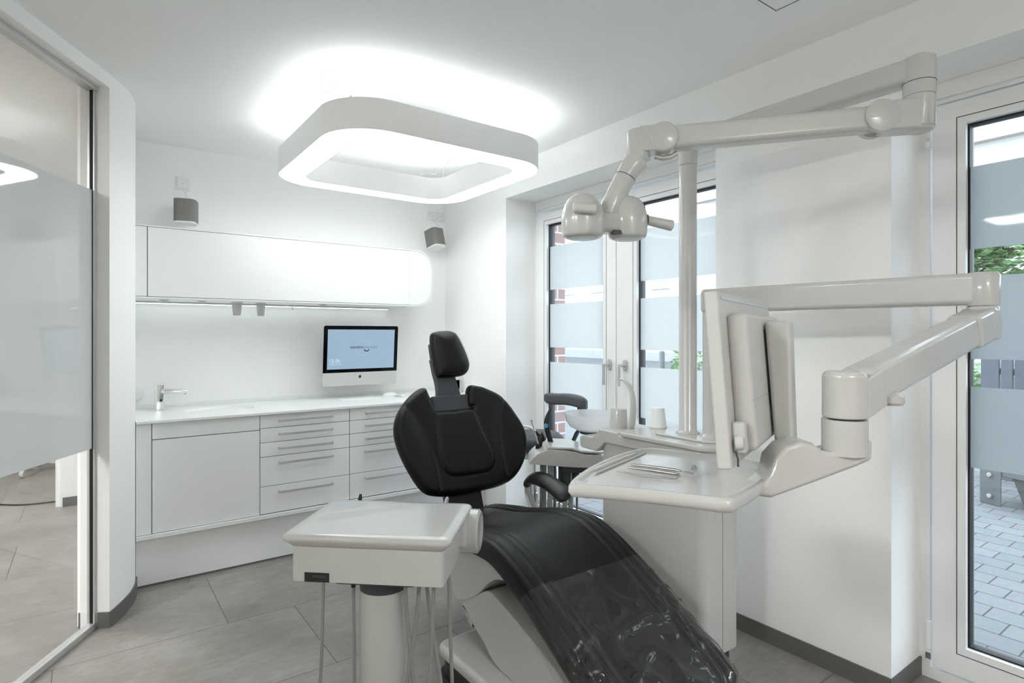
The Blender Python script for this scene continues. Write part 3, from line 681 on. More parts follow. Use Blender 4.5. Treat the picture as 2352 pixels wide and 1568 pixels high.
# fruit emblem on the chin
ap = [(0, .62), (.14, .70), (.34, .72), (.54, .62), (.66, .46), (.52, .34), (.46, .14), (.50, -.08), (.66, -.22), (.56, -.46), (.40, -.64), (.26, -.70), (.10, -.64), (-.06, -.64), (-.24, -.70), (-.42, -.60), (-.58, -.34), (-.66, -.02), (-.62, .34), (-.46, .60), (-.26, .70)]
ap = spline(ap, 3, closed=True); k_ = 0.0152
bm = new(); cprism(bm, [(1.582 + a * k_, 1.0465 + b_ * k_) for a, b_ in ap], -0.0009, -0.0004)
cprism(bm, [(1.582 + a * k_, 1.0465 + b_ * k_) for a, b_ in ((0.0, .78), (.02, .95), (.14, 1.10), (.30, 1.16), (.28, .98), (.16, .84))], -0.0009, -0.0004)
obj('emblem', bm, 'black', cp, smooth=False)
bm = new(); lathe(bm, [(0, 0), (0.0022, 0), (0, 0.0003)], cpt(1.597, 1.399, -0.0008), 10, axis=(0, -1, 0)); obj('camera_lens', bm, 'gap', cp)
obj('wall_arm', Box(1.54, 1.64, 4.06, 4.27, 1.15, 1.25), 'plasticm', cp, bevel=0.01)
# keyboard edge-on and mouse
kb = thing('keyboard', 'slim white keyboard lying on the worktop under the computer', 'keyboard', (1.56, 3.93, 0.893))
obj('base', Box(1.40, 1.69, 3.915, 4.03, 0.893, 0.899), 'counter', kb, bevel=0.002, seg=2)
for r_ in range(5):
    for c_ in range(13):
        x = 1.407 + c_ * 0.0213; y = 3.922 + r_ * 0.0207
        obj('key', Box(x, x + 0.018, y, y + 0.0175, 0.899, 0.9008), 'counter', kb)
ms = thing('mouse', 'low white computer mouse on the worktop beside the backrest', 'mouse', (1.835, 4.10, 0.893))
bm = new(); lathe(bm, [(0.0, 0.026), (0.4, 0.0245), (0.75, 0.017), (0.95, 0.007), (1.0, 0.002), (0.97, 0.0), (0, 0)], (1.835, 4.10, 0.893), 36, sx=0.058, sy=0.032)
obj('shell', bm, 'counter', ms)
pn = thing('scaler_tip', 'small pointed steel tip on the worktop next to the backrest', 'dental tip', (1.83, 3.93, 0.893))
bm = new(); tube(bm, [(1.80, 3.945, 0.902), (1.82, 3.935, 0.904), (1.845, 3.925, 0.902)], [0.0025, 0.007, 0.006], 12); obj('shank', bm, 'steel', pn)
bm = new(); tube(bm, [(1.845, 3.925, 0.901), (1.875, 3.915, 0.901)], [0.008, 0.008], 12); obj('sleeve', bm, 'counter', pn)
# little terminal by the window wall
td = thing('desk_terminal', 'small white terminal with a black display beside the headrest post', 'terminal', (2.33, 3.99, 0.893), R(-30))
bm = new(); box(bm, -0.06, 0.06, -0.05, 0.05, 0, 0.012); obj('stand', bm, 'plasticm', td, bevel=0.004, local=True)
bm = new(); box(bm, -0.06, 0.06, -0.01, 0.015, 0.012, 0.105); ob_ = obj('housing', bm, 'plasticm', td, bevel=0.006, local=True)
bm = new(); box(bm, -0.052, 0.045, -0.013, -0.0102, 0.028, 0.098); obj('display', bm, 'glassblack', td, local=True)
bm = new(); tube(bm, [(-0.05, 0.01, 0.112), (-0.01, 0.01, 0.128), (0.03, 0.01, 0.155), (0.045, 0.01, 0.175)], [0.010, 0.014, 0.014, 0.008], 14); obj('handset', bm, 'black', td, local=True)

# ---- speakers and sockets on the back wall
def speaker(x, y, z, rz, tilt, label):
    t = thing('speaker', label, 'speaker', (x, y, z), rz, group='wall speakers')
    t.rotation_euler = (tilt, 0, rz); WM[t] = Matrix.Translation((x, y, z)) @ Matrix.Rotation(rz, 4, 'Z') @ Matrix.Rotation(tilt, 4, 'X')
    P = rrect(-0.06, 0.06, -0.06, 0.06, 0.032, 8)
    bm = new(); prism(bm, P, 'z', -0.0805, 0.0805); obj('body', bm, 'front', t, bevel=0.004, local=True)
    # the grille wraps the front and both sides
    P2 = rrect(-0.0612, 0.0612, -0.0612, 0.05, [0.033, 0.033, 0.002, 0.002], 8)
    bm = new(); prism(bm, P2, 'z', -0.068, 0.070); obj('grille', bm, 'grille', t, local=True, ang=25)
    bm = new(); box(bm, -0.02, 0.02, 0.06, 0.075, -0.035, 0.035); tube(bm, [(0, 0.07, 0), (0, 0.105, 0.0)], 0.012); obj('bracket', bm, 'front', t, local=True)
    return t
def socket(x0, x1, z0, z1, n, label):
    t = thing('wall_socket', label, 'socket', ((x0 + x1) / 2, 4.27, (z0 + z1) / 2), group='wall sockets above the speakers')
    obj('frame', Box(x0, x1, 4.262, 4.27, z0, z1), 'front', t, bevel=0.002, seg=2)
    wv = (x1 - x0) / n
    for i in range(n):
        a = x0 + i * wv + 0.011; c = x0 + (i + 1) * wv - 0.011 * (1 if i == n - 1 else 0.2)
        p_ = obj('cover_plate', Box(a, c, 4.255, 4.263, z0 + 0.011, z1 - 0.006), 'front', t, bevel=0.001, seg=1)
        bm = new(); lathe(bm, [(0, 0), (0.0022, 0), (0, 0.001)], ((a + c) / 2, 4.2549, z0 + 0.038), 10, axis=(0, -1, 0)); obj('screw', bm, 'black', p_)
    return t
speaker(0.487, 4.135, 2.117, R(-18), 0.0, 'grey-fronted wall speaker above the left end of the wall cabinet')
speaker(2.243, 4.135, 2.119, R(14), R(-14), 'smaller-looking tilted grey wall speaker right of the wall cabinet')
socket(0.443, 0.528, 2.278, 2.362, 1, 'single white wall socket above the left speaker')
socket(2.243, 2.395, 2.288, 2.362, 2, 'double white wall socket above the right speaker')
for pts, lab in (([(0.487, 4.254, 2.29), (0.492, 4.235, 2.262), (0.500, 4.21, 2.235), (0.497, 4.19, 2.19)], 'short white cable from the single socket to the left speaker'), ([(2.29, 4.254, 2.30), (2.30, 4.235, 2.275), (2.33, 4.22, 2.235), (2.28, 4.205, 2.19)], 'short white cable from the double socket to the right speaker')):
    bm = new(); tube(bm, spline(pts, 5), 0.004, 10); tag(obj('speaker_cable', bm, 'front'), lab, 'cable', 'speaker cables')

# ---- ceiling ring lamp
lp = thing('pendant_lamp', 'large square ring lamp with rounded corners hanging below the ceiling', 'ceiling lamp', (1.445, 2.995, 2.25))
X0, X1, Y0, Y1 = 0.848, 2.045, 2.400, 3.592
o_ = rrect(X0, X1, Y0, Y1, 0.25, 16); i_ = rrect(X0 + 0.148, X1 - 0.148, Y0 + 0.148, Y1 - 0.148, 0.105, 16)
def inset(a): return rrect(X0 + a, X1 - a, Y0 + a, Y1 - a, 0.25 - a, 16)
bm = new(); ring_prism(bm, inset(0), inset(0.004), 2.25, 2.388); obj('housing', bm, 'housing', lp, ang=20)
bm = new(); ring_prism(bm, rrect(X0 + 0.144, X1 - 0.144, Y0 + 0.144, Y1 - 0.144, 0.109, 16), i_, 2.2485, 2.388); obj('inner_rim', bm, 'housing', lp, ang=20)
bm = new(); ring_prism(bm, inset(0.0042), rrect(X0 + 0.1438, X1 - 0.1438, Y0 + 0.1438, Y1 - 0.1438, 0.1092, 16), 2.2515, 2.258); obj('lower_diffuser', bm, 'lampdown', lp, ang=20)
bm = new(); ring_prism(bm, inset(0.0042), rrect(X0 + 0.1438, X1 - 0.1438, Y0 + 0.1438, Y1 - 0.1438, 0.1092, 16), 2.372, 2.380); obj('upper_diffuser', bm, 'lampup', lp, ang=20)
for x, y in ((0.928, 2.478), (1.965, 2.478), (0.928, 3.512), (1.965, 3.512)):
    bm = new(); tube(bm, [(x, y, 2.38), (x, y, 2.55)], 0.0009, 8); lathe(bm, [(0.007, 0), (0.006, 0.012), (0.002, 0.02)], (x, y, 2.38), 14); obj('suspension_wire', bm, 'steel', lp)
bm = new(); c0 = Vector((0.83, 2.50, 2.44)); ex, ez = Vector((0.82, -0.57, 0)), Vector((0.0, 0.25, 0.96))
tube(bm, [c0 + ex * 0.034 * math.cos(t) + ez * 0.052 * math.sin(t) for t in [2 * PI * k / 40 for k in range(41)]], 0.0011, 6)
tube(bm, [c0 + ez * -0.052, c0 + ez * -0.052 + Vector((0.04, 0.02, -0.01))], 0.0011, 6)
obj('spare_wire_coil', bm, 'steel', lp)
bm = new(); tube(bm, spline([(1.80, 3.38, 2.385), (1.84, 3.30, 2.41), (1.86, 3.22, 2.47), (1.90, 3.18, 2.55)], 6), 0.0035, 8); tube(bm, spline([(1.74, 3.43, 2.385), (1.78, 3.40, 2.405), (1.84, 3.38, 2.395)], 5), 0.003, 8); obj('supply_cable', bm, 'front', lp)
# unseen fill panels added for light: one behind the camera, others past the partition
for x, y, lab in ((0.2, -1.6, 'added fill light panel on the ceiling near the back of the treatment room'), (-1.9, 5.2, 'added fill light panel on the neighbouring room ceiling behind the glass'), (-2.3, 1.7, 'added fill light panel on the corridor ceiling behind the glass'), (-2.4, 0.6, 'added fill light panel on the corridor ceiling, the one furthest forward')):
    t = thing('added_fill_panel', lab, 'fill light', (x, y, CZ))
    bm = new(); ring_prism(bm, rrect(x - 0.32, x + 0.32, y - 0.32, y + 0.32, 0.01, 2), rrect(x - 0.30, x + 0.30, y - 0.30, y + 0.30, 0.01, 2), CZ - 0.02, CZ); obj('frame', bm, 'alu', t)
    obj('diffuser', Box(x - 0.30, x + 0.30, y - 0.30, y + 0.30, CZ - 0.012, CZ - 0.002), 'fill_panel_dim' if y < 0 else 'fill_panel', t)
# floor cable and stool glimpsed in the neighbouring room
bm = new(); tube(bm, spline([(-2.2, 6.1, 0.006), (-1.2, 6.35, 0.006), (-0.75, 6.25, 0.006), (-0.45, 6.0, 0.006), (-0.2, 5.95, 0.006)], 8), 0.006, 8)
tag(obj('floor_cable', bm, 'black'), 'black cable lying on the floor of the neighbouring room', 'cable')
ns = thing('stool', 'white stool base with castors behind the frosted glass in the next room', 'stool', (-0.42, 7.4, 0))
for k in range(5):
    a = 2 * PI * k / 5 + 0.6; e = (-0.42 + 0.27 * math.cos(a), 7.4 + 0.27 * math.sin(a))
    f = obj('foot_arm', bar((-0.42, 7.4, 0.11), (e[0], e[1], 0.085), 0.035, 0.022), 'plastic', ns, bevel=0.005)
    bm = new(); lathe(bm, [(0, -0.016), (0.03, -0.016), (0.034, -0.01), (0.034, 0.01), (0.03, 0.016), (0, 0.016)], (e[0], e[1], 0.034), 20, axis=(math.sin(a), -math.cos(a), 0)); obj('castor', bm, 'plastic', f)
bm = new(); tube(bm, [(-0.42, 7.4, 0.1), (-0.42, 7.4, 0.5)], 0.025); obj('column', bm, 'chrome', ns)
obj('seat', cyl((-0.42, 7.4), 0.19, 0.50, 0.57, rb=0.02), 'plastic', ns)

# ================================================================ DENTAL CHAIR
from mathutils import noise as MN
def seg_d(p, a, b):
    ab = b - a; t = max(0, min(1, (p - a).dot(ab) / max(ab.length_squared, 1e-12))); return (p - (a + ab * t)).length
def poly_d(p, L, closed=True):
    n = len(L); return min(seg_d(p, L[i], L[(i + 1) % n]) for i in range(n if closed else n - 1))
def inside(p, L):
    c = False; n = len(L)
    for i in range(n):
        a, b = L[i], L[(i + 1) % n]
        if (a.y > p.y) != (b.y > p.y) and p.x < (b.x - a.x) * (p.y - a.y) / (b.y - a.y) + a.x: c = not c
    return c
def resample(L, st, closed=True):
    out = []; n = len(L)
    for i in range(n if closed else n - 1):
        a, b = L[i], L[(i + 1) % n]; k = max(1, round((b - a).length / st))
        for j in range(k): out.append(a.lerp(b, j / k))
    if not closed: out.append(L[-1])
    return out
def cushion(outline, surf, nrm, front, back, step=0.007, relief=None):
    """padded slab: outline in (x, z); surf(x, z) mid surface; nrm outward direction; front/back = (thickness, rounding)"""
    O = resample([Vector(p) for p in outline], step)
    xs = [p.x for p in O]; zs = [p.y for p in O]; pts = list(O); n = len(O)
    cw = sum(O[i].x * O[(i + 1) % n].y - O[(i + 1) % n].x * O[i].y for i in range(n)) > 0
    for dd_ in (0.0022, 0.0060, 0.0115, 0.018):
        for i in range(n):
            t = (O[(i + 1) % n] - O[i - 1]).normalized(); nn = Vector((-t.y, t.x)) * (1 if cw else -1); p = O[i] + nn * dd_
            if inside(p, O) and poly_d(p, O) > dd_ * 0.9: pts.append(p)
    y = min(zs) + step / 2; r = 0
    while y < max(zs):
        x = min(xs) + (step / 2 if r % 2 else 0)
        while x < max(xs):
            p = Vector((x, y))
            if inside(p, O) and poly_d(p, O) > 0.022: pts.append(p)
            x += step
        y += step * 0.87; r += 1
    res = delaunay_2d_cdt(pts, [(i, (i + 1) % n) for i in range(n)], [], 1, 1e-6)
    V = res[0]; bm = new(); N = Vector(nrm).normalized(); D = [poly_d(v, O) for v in V]
    edge = {i for i, d in enumerate(D) if d < 1e-4}
    def prof(d, T, r): q = min(d / r, 1); return T * math.sqrt(max(0, 1 - (1 - q) ** 2))
    F, B = {}, {}
    for i, v in enumerate(V):
        s = Vector(surf(v.x, v.y)); rl = relief(v, D[i]) if relief else 0
        F[i] = bm.verts.new(s + N * (prof(D[i], *front) + rl))
        B[i] = F[i] if i in edge else bm.verts.new(s - N * prof(D[i], *back))
    for f in res[2]:
        try:
            bm.faces.new([F[i] for i in f]); bm.faces.new([B[i] for i in reversed(f)])
        except ValueError: pass
    return bm
BK, BY0, BZ0, BC, BXC = 0.30, 2.43, 0.55, 0.22, 1.49
def bsurf(x, z): return (x, BY0 + BK * (z - BZ0) - BC * (x - BXC) ** 2, z)
BN = Vector((0, -1, BK)).normalized()
ch = thing('dental_chair', 'black leather dental patient chair with white base in the middle of the room', 'dental chair', (1.45, 1.6, 0))
out_a = [(1.584, .971), (1.570, .990), (1.578, 1.052), (1.6, 1.083), (1.64, 1.080), (1.69, 1.065), (1.779, 1.015), (1.839, .925), (1.875, .844), (1.875, .766), (1.842, .682), (1.777, .613), (1.694, .581), (1.566, .571), (1.417, .572), (1.322, .585), (1.262, .610), (1.216, .67), (1.163, .783), (1.142, .882), (1.161, .958), (1.216, 1.023), (1.279, 1.068), (1.335, 1.085), (1.356, 1.044), (1.369, 1.001), (1.386, .968)]
OUT = spline(out_a, 5)
PAN = [Vector(p) for p in spline([(1.378, .966), (1.48, .963), (1.578, .966), (1.619, .853), (1.660, .742), (1.655, .685), (1.607, .655), (1.52, .653), (1.432, .657), (1.385, .675), (1.355, .757), (1.356, .858)], 5, closed=True)]
SA = [Vector(p) for p in spline([(1.206, 1.012), (1.267, .918), (1.30, .824), (1.33, .711), (1.334, .585)], 6)]
SB = [Vector(p) for p in spline([(1.790, 1.003), (1.739, .932), (1.716, .824), (1.711, .716), (1.722, .595)], 6)]
def brelief(v, d):
    e = 0.0
    dp = poly_d(v, PAN); a, b = poly_d(v, SA, False), poly_d(v, SB, False)
    for q in (dp, a, b): e -= 0.0055 * math.exp(-(q / 0.006) ** 2)
    if inside(v, PAN): e += 0.008 * min(1, dp / 0.02) + 0.004
    e += 0.006 * min(1, a / 0.05) * min(1, b / 0.05)
    return e * min(1, d / 0.012)
bm = cushion(OUT, bsurf, BN, (0.036, 0.034), (0.030, 0.03), 0.0075, brelief)
back = obj('backrest', bm, 'leather', ch, ang=70)
bm = new()
def onback(L, off):
    o = []
    for v in L:
        s = Vector(bsurf(v.x, v.y)); o.append(s + BN * (0.0325 + off))
    return o
for L, cl in ((PAN + PAN[:1], 0), (SA, 0), (SB, 0)):
    c = Vector((1.49, .8))
    for w_ in (-0.0035, 0.0045):
        L2 = []
        for i, v in enumerate(L):
            t = L[min(i + 1, len(L) - 1)] - L[max(i - 1, 0)]
            if t.length < 1e-9: t = Vector((1, 0))
            t.normalize(); q = v + Vector((-t.y, t.x)) * w_
            L2.append(q)
        P3 = [Vector(bsurf(q.x, q.y)) + BN * (0.0375 + (0.006 * min(1, 1)) * 0.2) for q in L2 if poly_d(q, [Vector(o) for o in OUT]) > 0.03]
        stitches(bm, P3, lambda p: BN, 0.0085)
ins = [Vector(p) for p in OUT]
cc = Vector((1.51, .82)); L3 = []
for i, v in enumerate(ins[4:-4]):
    a, b = ins[4:-4][max(i - 1, 0)], ins[4:-4][min(i + 1, len(ins) - 9)]
    t = (b - a).normalized(); q = v + Vector((t.y, -t.x)) * -0.011
    if not inside(q, ins): q = v - Vector((t.y, -t.x)) * -0.011
    L3.append(Vector(bsurf(q.x, q.y)) + BN * 0.0265)
stitches(bm, L3, lambda p: BN, 0.0085)
obj('stitching', bm, 'stitch', back, smooth=False)['kind'] = 'stuff'
# headrest
def hsurf(x, z): return (x, 2.625 + 0.30 * (z - 1.13), z)
HO = spline([(1.430, 1.345), (1.455, 1.362), (1.505, 1.368), (1.553, 1.364), (1.582, 1.345), (1.608, 1.290), (1.628, 1.225), (1.630, 1.180), (1.612, 1.148), (1.575, 1.132), (1.50, 1.126), (1.445, 1.128), (1.428, 1.145), (1.422, 1.20), (1.420, 1.28)], 5, closed=True)
bm = cushion(HO, hsurf, (0, -1, 0.3), (0.058, 0.085), (0.022, 0.02), 0.008)
hd = obj('headrest', bm, 'leather', ch, ang=70)
bm = new(); HV = [Vector(p) for p in HO]
for sc_ in (0.90,):
    c = Vector((1.525, 1.245)); stitches(bm, [Vector(hsurf(*(c + (v - c) * sc_))) + Vector((0, -1, 0.3)).normalized() * 0.0325 for v in HV + HV[:1]], lambda p: (0, -1, 0.3), 0.0085)
obj('stitching', bm, 'stitch', hd, smooth=False)['kind'] = 'stuff'
bm = new(); box(bm, 1.435, 1.61, 2.655, 2.685, 1.14, 1.30)
for v in bm.verts: v.co.y += 0.30 * (v.co.z - 1.13)
obj('headrest_shell', bm, 'darkgrey', hd, bevel=0.012)
path = spline([(2.665, 1.22), (2.650, 1.15), (2.628, 1.10), (2.605, 1.05), (2.595, 1.00), (2.585, 0.95)], 4)
def strip(bm, path, x0, x1, th, taper=None):
    P_, Q_ = [], []
    for i, p in enumerate(path):
        a, b = path[max(i - 1, 0)], path[min(i + 1, len(path) - 1)]; t = Vector((b[0] - a[0], b[1] - a[1])).normalized(); n = Vector((-t.y, t.x)) * th / 2
        wx = taper(i / (len(path) - 1)) if taper else 0
        P_.append([bm.verts.new(q) for q in ((x0 + wx, p[0] + n.x, p[1] + n.y), (x1 - wx, p[0] + n.x, p[1] + n.y), (x1 - wx, p[0] - n.x, p[1] - n.y), (x0 + wx, p[0] - n.x, p[1] - n.y))])
    for a, b in zip(P_, P_[1:]):
        for j in range(4): bm.faces.new((a[j], a[(j + 1) % 4], b[(j + 1) % 4], b[j]))
    bm.faces.new(P_[0]); bm.faces.new(P_[-1][::-1]); return bm
obj('headrest_stem', strip(new(), path, 1.415, 1.555, 0.034, lambda t: 0.012 * math.sin(PI * min(1, t * 1.4))), 'darkgrey', ch, bevel=0.005)
obj('stem_guide', strip(new(), [(2.575, 1.040), (2.560, 0.985), (2.545, 0.92)], 1.372, 1.600, 0.030), 'darkgrey', ch, bevel=0.005)
obj('back_support', strip(new(), [(2.56, 0.75), (2.50, 0.60), (2.46, 0.48), (2.40, 0.38)], 1.40, 1.60, 0.05), 'black', ch, bevel=0.01)
# seat and leg rest
PR = spline([(2.60, .410), (2.52, .452), (2.42, .495), (2.30, .517), (2.20, .530), (2.10, .551), (2.0, .575), (1.91, .594), (1.82, .602), (1.73, .597), (1.62, .560), (1.49, .495), (1.33, .402), (1.22, .335), (1.14, .288), (1.105, .262), (1.088, .235), (1.085, .20)], 5)
SXC, SHW = 1.442, 0.277
SEC = [(-0.93, -.082), (-.985, -.076), (-1.0, -.06), (-1.0, -.035), (-.985, -.017), (-.95, -.006), (-.905, -.0035), (-.885, -.006), (-.86, -.0005), (-.80, .004), (-.735, .001), (-.715, -.0035), (-.70, -.0035), (-.68, 0), (-.64, .001), (-.60, -.004), (-.578, -.0095), (-.555, -.006), (-.50, -.0045), (-.35, -.006), (-.18, -.008), (0, -.0085)]
SEC = SEC + [(-a, b) for a, b in SEC[-2::-1]]
NP = len(PR)
def pfr(i):
    a, b = PR[max(i - 1, 0)], PR[min(i + 1, NP - 1)]; t = Vector((b[0] - a[0], b[1] - a[1])).normalized(); return Vector(PR[i]), Vector((-t.y, t.x)) * (-1 if (-t.y * 0 + t.x) < 0 else 1)
def hw(i):
    q = i / (NP - 1); w_ = SHW
    if q < 0.22: w_ *= 0.72 + 0.28 * math.sin(q / 0.22 * PI / 2)
    if q > 0.86: w_ *= 1 - 0.20 * ((q - 0.86) / 0.14) ** 2
    return w_
def spt(i, t, dz):
    p, n = pfr(i)
    if i > NP - 8: n = Vector((-0.86, 0.5)).lerp(n, (NP - 1 - i) / 8).normalized() if True else n
    return (SXC + hw(i) * t, p.x + n.x * dz, p.y + n.y * dz)
bm = new(); G = [[bm.verts.new(spt(i, t, dz)) for t, dz in SEC] for i in range(NP)]
m_ = len(SEC)
for a, b in zip(G, G[1:]):
    for j in range(m_): bm.faces.new((a[j], a[(j + 1) % m_], b[(j + 1) % m_], b[j]))
bm.faces.new(G[0]); bm.faces.new(G[-1][::-1])
seat = obj('seat', bm, 'leather', ch, ang=60)
bm = new()
def secz(t):
    for (a, za), (b, zb) in zip(SEC, SEC[1:]):
        if a <= t <= b: return za + (zb - za) * (t - a) / max(b - a, 1e-9)
    return 0
for t0 in (-.895, -.725, -.692, -.585, -.565, .565, .585, .692, .725, .895):
    P3 = [Vector(spt(i, t0, secz(t0) + 0.0008)) for i in range(4, NP - 5)]
    stitches(bm, P3, lambda p: (0, -0.3, 1), 0.0085)
obj('stitching', bm, 'stitch', seat, smooth=False)['kind'] = 'stuff'
# white shells below
def shell(name, poly, x0, x1, bev=0.012, m='plasticm', par=None): return obj(name, prism(new(), poly, 'x', x0, x1), m, par or ch, bevel=bev, seg=4, ang=50)
A_ = spline([(2.35, .40), (2.20, .455), (2.05, .485), (1.93, .513), (1.83, .520), (1.74, .513), (1.675, .490), (1.70, .470), (1.76, .452), (1.82, .410), (1.87, .362), (1.93, .322), (1.985, .295), (2.03, .286), (2.062, .303), (2.070, .340), (2.12, .350), (2.25, .350), (2.34, .37)], 4, closed=True)
shell('seat_carriage', A_, 1.20, 1.70, 0.02)
LS = [(PR[i][0], PR[i][1] - 0.070) for i in range(36, 72, 3)]
LS2 = [(y + 0.035, z - 0.085) for y, z in LS]
shell('leg_rest_shell', LS + LS2[::-1], 1.235, 1.655, 0.012)
BM_ = spline([(2.015, .292), (1.975, .262), (1.92, .225), (1.84, .185), (1.72, .13), (1.30, .13), (1.22, .16), (1.25, .185), (1.389, .255), (1.425, .275), (1.557, .323), (1.66, .355), (1.754, .380), (1.82, .388), (1.90, .345), (1.97, .305)], 4, closed=True)
shell('lift_beam', BM_, 1.205, 1.50, 0.025)
bm = new(); prism(bm, rrect(1.115, 1.74, 1.12, 2.06, [0.06, 0.06, 0.05, 0.05], 8), 'z', 0.075, 0.128); base = obj('base_cover', bm, 'plastic', ch, bevel=0.022, seg=5, ang=60)
bm = new(); prism(bm, rrect(1.108, 1.745, 1.11, 2.068, [0.05, 0.05, 0.08, 0.08], 6), 'z', 0.0, 0.018); prism(bm, rrect(1.122, 1.73, 1.13, 2.05, [0.05, 0.05, 0.08, 0.08], 6), 'z', 0.018, 0.078); obj('base_skirt', bm, 'black', base, bevel=0.004, seg=2)
bm = new(); box(bm, 1.245, 1.27, 2.00, 2.16, 0.028, 0.055); obj('foot_bar', bm, 'black', ch, bevel=0.004)
bm = new(); prism(bm, [(2.005, .262), (1.965, .222), (1.93, .205), (1.93, .235)], 'x', 1.21, 1.28); obj('trim_edge', bm, 'chrome', ch)
bm = new(); lathe(bm, [(0.0, -0.008), (0.03, -0.006), (0.040, 0), (0.040, 0.02)], (1.204, 1.335, 0.205), 28, axis=(-1, 0, 0)); obj('pivot_cap', bm, 'plastic', ch)
# release lever by the backrest
bm = new(); tube(bm, spline([(1.30, 2.28, .45), (1.295, 2.30, .53), (1.315, 2.32, .585), (1.33, 2.33, .605)], 6), [0.012] * 13 + [0.012, 0.011, 0.010, 0.009, 0.007, 0.004], 14, rz=0.006); obj('release_lever', bm, 'steel', ch)
# armrest on the window side
bm = new(); pa = spline([(1.815, 2.372, .572), (1.82, 2.362, .598), (1.82, 2.325, .622), (1.82, 2.27, .630), (1.82, 2.20, .625), (1.82, 2.12, .604), (1.82, 2.06, .578)], 5)
tube(bm, pa, [0.026, 0.034, 0.039, 0.042] + [0.043] * (len(pa) - 8) + [0.042, 0.039, 0.034, 0.020], 24, rz=0.012); am = obj('armrest', bm, 'black', ch)
bm = new(); pb = spline([(1.82, 2.365, .575), (1.822, 2.362, .53), (1.82, 2.33, .485), (1.80, 2.27, .44), (1.74, 2.20, .41), (1.68, 2.15, .405)], 5)
tube(bm, pb, 0.022, 16, rz=0.010); obj('armrest_support', bm, 'steel', am)
# clear vinyl cover over the leg rest
cv = thing('protective_cover', 'clear wrinkled vinyl cover pulled over the foot end of the black chair', 'cover', (1.44, 1.3, 0.3))
i0 = min(range(NP), key=lambda i: abs(PR[i][0] - 1.505)); bm = new(); rows = []
SC_T = [-1.03 + 2.06 * k / 84 for k in range(85)]
NI = (NP - 1 - i0) * 4
for r_ in range(NI + 1):
    fi = i0 + r_ / 4; i = min(int(fi), NP - 2); f = fi - i; row = []
    side = [(-1.028, -.10), (-1.030, -.085), (-1.032, -.07), (-1.03, -.05), (-1.026, -.03)]
    for t, dz in side + [(t, None) for t in SC_T[1:-1]] + [(-t, z) for t, z in side[::-1]]:
        base_z = max(secz(max(-1, min(1, t))), -0.03) if dz is None else dz
        if dz is None:
            if abs(t) > 0.97: base_z = -0.022
            base_z = max(base_z, -0.004 if abs(t) < 0.9 else base_z)
        a, b = Vector(spt(i, t, base_z)), Vector(spt(i + 1, t, base_z)); p = a.lerp(b, f)
        q = Vector((p.x * 4.5, p.y * 7, p.z * 5))
        wv = MN.noise(q * 1.3) * 0.5 + MN.noise(Vector((p.x * 14 + p.y * 9, p.y * 22 - p.x * 8, 3))) * 0.28 + MN.noise(q * 6) * 0.10
        ridge = (1 - abs(MN.noise(Vector((p.x * 5 + p.y * 4, p.y * 9 - p.x * 5, 7)))) * 2.2)
        amp = 0.012 * min(1, r_ / 22)
        off = 0.0026 + amp * max(0, wv + 0.35) + 0.016 * max(0, ridge) ** 4 * min(1, r_ / 26)
        if dz is None: row.append(spt_off(p, i, off) if False else (p.x, p.y + pfr(i)[1].x * off, p.y * 0 + p.z + pfr(i)[1].y * off))
        else:
            sgn = -1 if t < 0 else 1; rip = 0.004 * math.sin(r_ * 1.1) + 0.004 * MN.noise(Vector((r_ * 0.35, t, dz * 20)))
            drop = -0.012 + 0.014 * MN.noise(Vector((r_ * 0.22, t, 1))) if dz < -0.09 else 0
            row.append((p.x + sgn * (0.004 + abs(rip) * (-dz / 0.08)), p.y, p.z + drop))
    rows.append([bm.verts.new(c) for c in row])
for a, b in zip(rows, rows[1:]):
    for j in range(len(a) - 1): bm.faces.new((a[j], a[j + 1], b[j + 1], b[j]))
cvo = obj('sheet', bm, 'cover', cv, ang=180)

# ================================================================ INSTRUMENT CART IN THE FOREGROUND
ic = thing('instrument_cart', 'white dentist element on a thick column with grey hoses, in the foreground', 'dental cart', (0.6, 1.51, 0), R(-42))
def lo(name, bm, m, par=None, **k): return obj(name, bm, m, par or ic, local=True, **k)
def rloop(x0, x1, y0, y1, r, n=6): return rrect(x0, x1, y0, y1, r, n)
bm = new(); L0 = []
for z, e, r in ((.762, .022, .012), (.772, .012, .016), (.781, .002, .02), (.787, -.001, .022), (.793, .0, .022), (.7975, .004, .02), (.800, .011, .016), (.8012, .03, .012)):
    L0.append([bm.verts.new((x, y, z)) for x, y in rloop(-.2375 + e, .2375 - e, 0 + e, .355 - e, r)])
for a, b in zip(L0, L0[1:]):
    for j in range(len(a)): bm.faces.new((a[j], a[(j + 1) % len(a)], b[(j + 1) % len(a)], b[j]))
bm.faces.new(L0[0]); bm.faces.new(L0[-1][::-1]); lo('lid', bm, 'plastic', ang=50)
bm = new(); prism(bm, rloop(-.2155, .2155, .022, .335, .012), 'z', .664, .7615); hs = lo('housing', bm, 'plasticm', bevel=0.002)
bm = new(); box(bm, -.176, -.106, .0195, .0216, .6655, .691); lo('port_recess', bm, 'black', hs)
bm = new(); box(bm, -.152, -.112, .0165, .0195, .678, .686); lo('port_plug', bm, 'darkgrey', hs, bevel=0.001)
bm = new(); box(bm, -.09, .13, .03, .30, .658, .664); lo('underplate', bm, 'darkgrey', bevel=0.002)
bm = new(); lathe(bm, [(0.0702, 0), (0.0702, 0.064)], (0.0, .170, .598), 40); lo('collar', bm, 'darkgrey')
bm = new(); lathe(bm, [(0.0695, 0.03), (0.0695, 0.60)], (0.0, .170, 0), 48); lo('column', bm, 'plastic')
bm = new(); prism(bm, rloop(-.22, .22, -.02, .36, .06), 'z', 0, .035); lo('foot_plate', bm, 'plasticm', bevel=0.008)
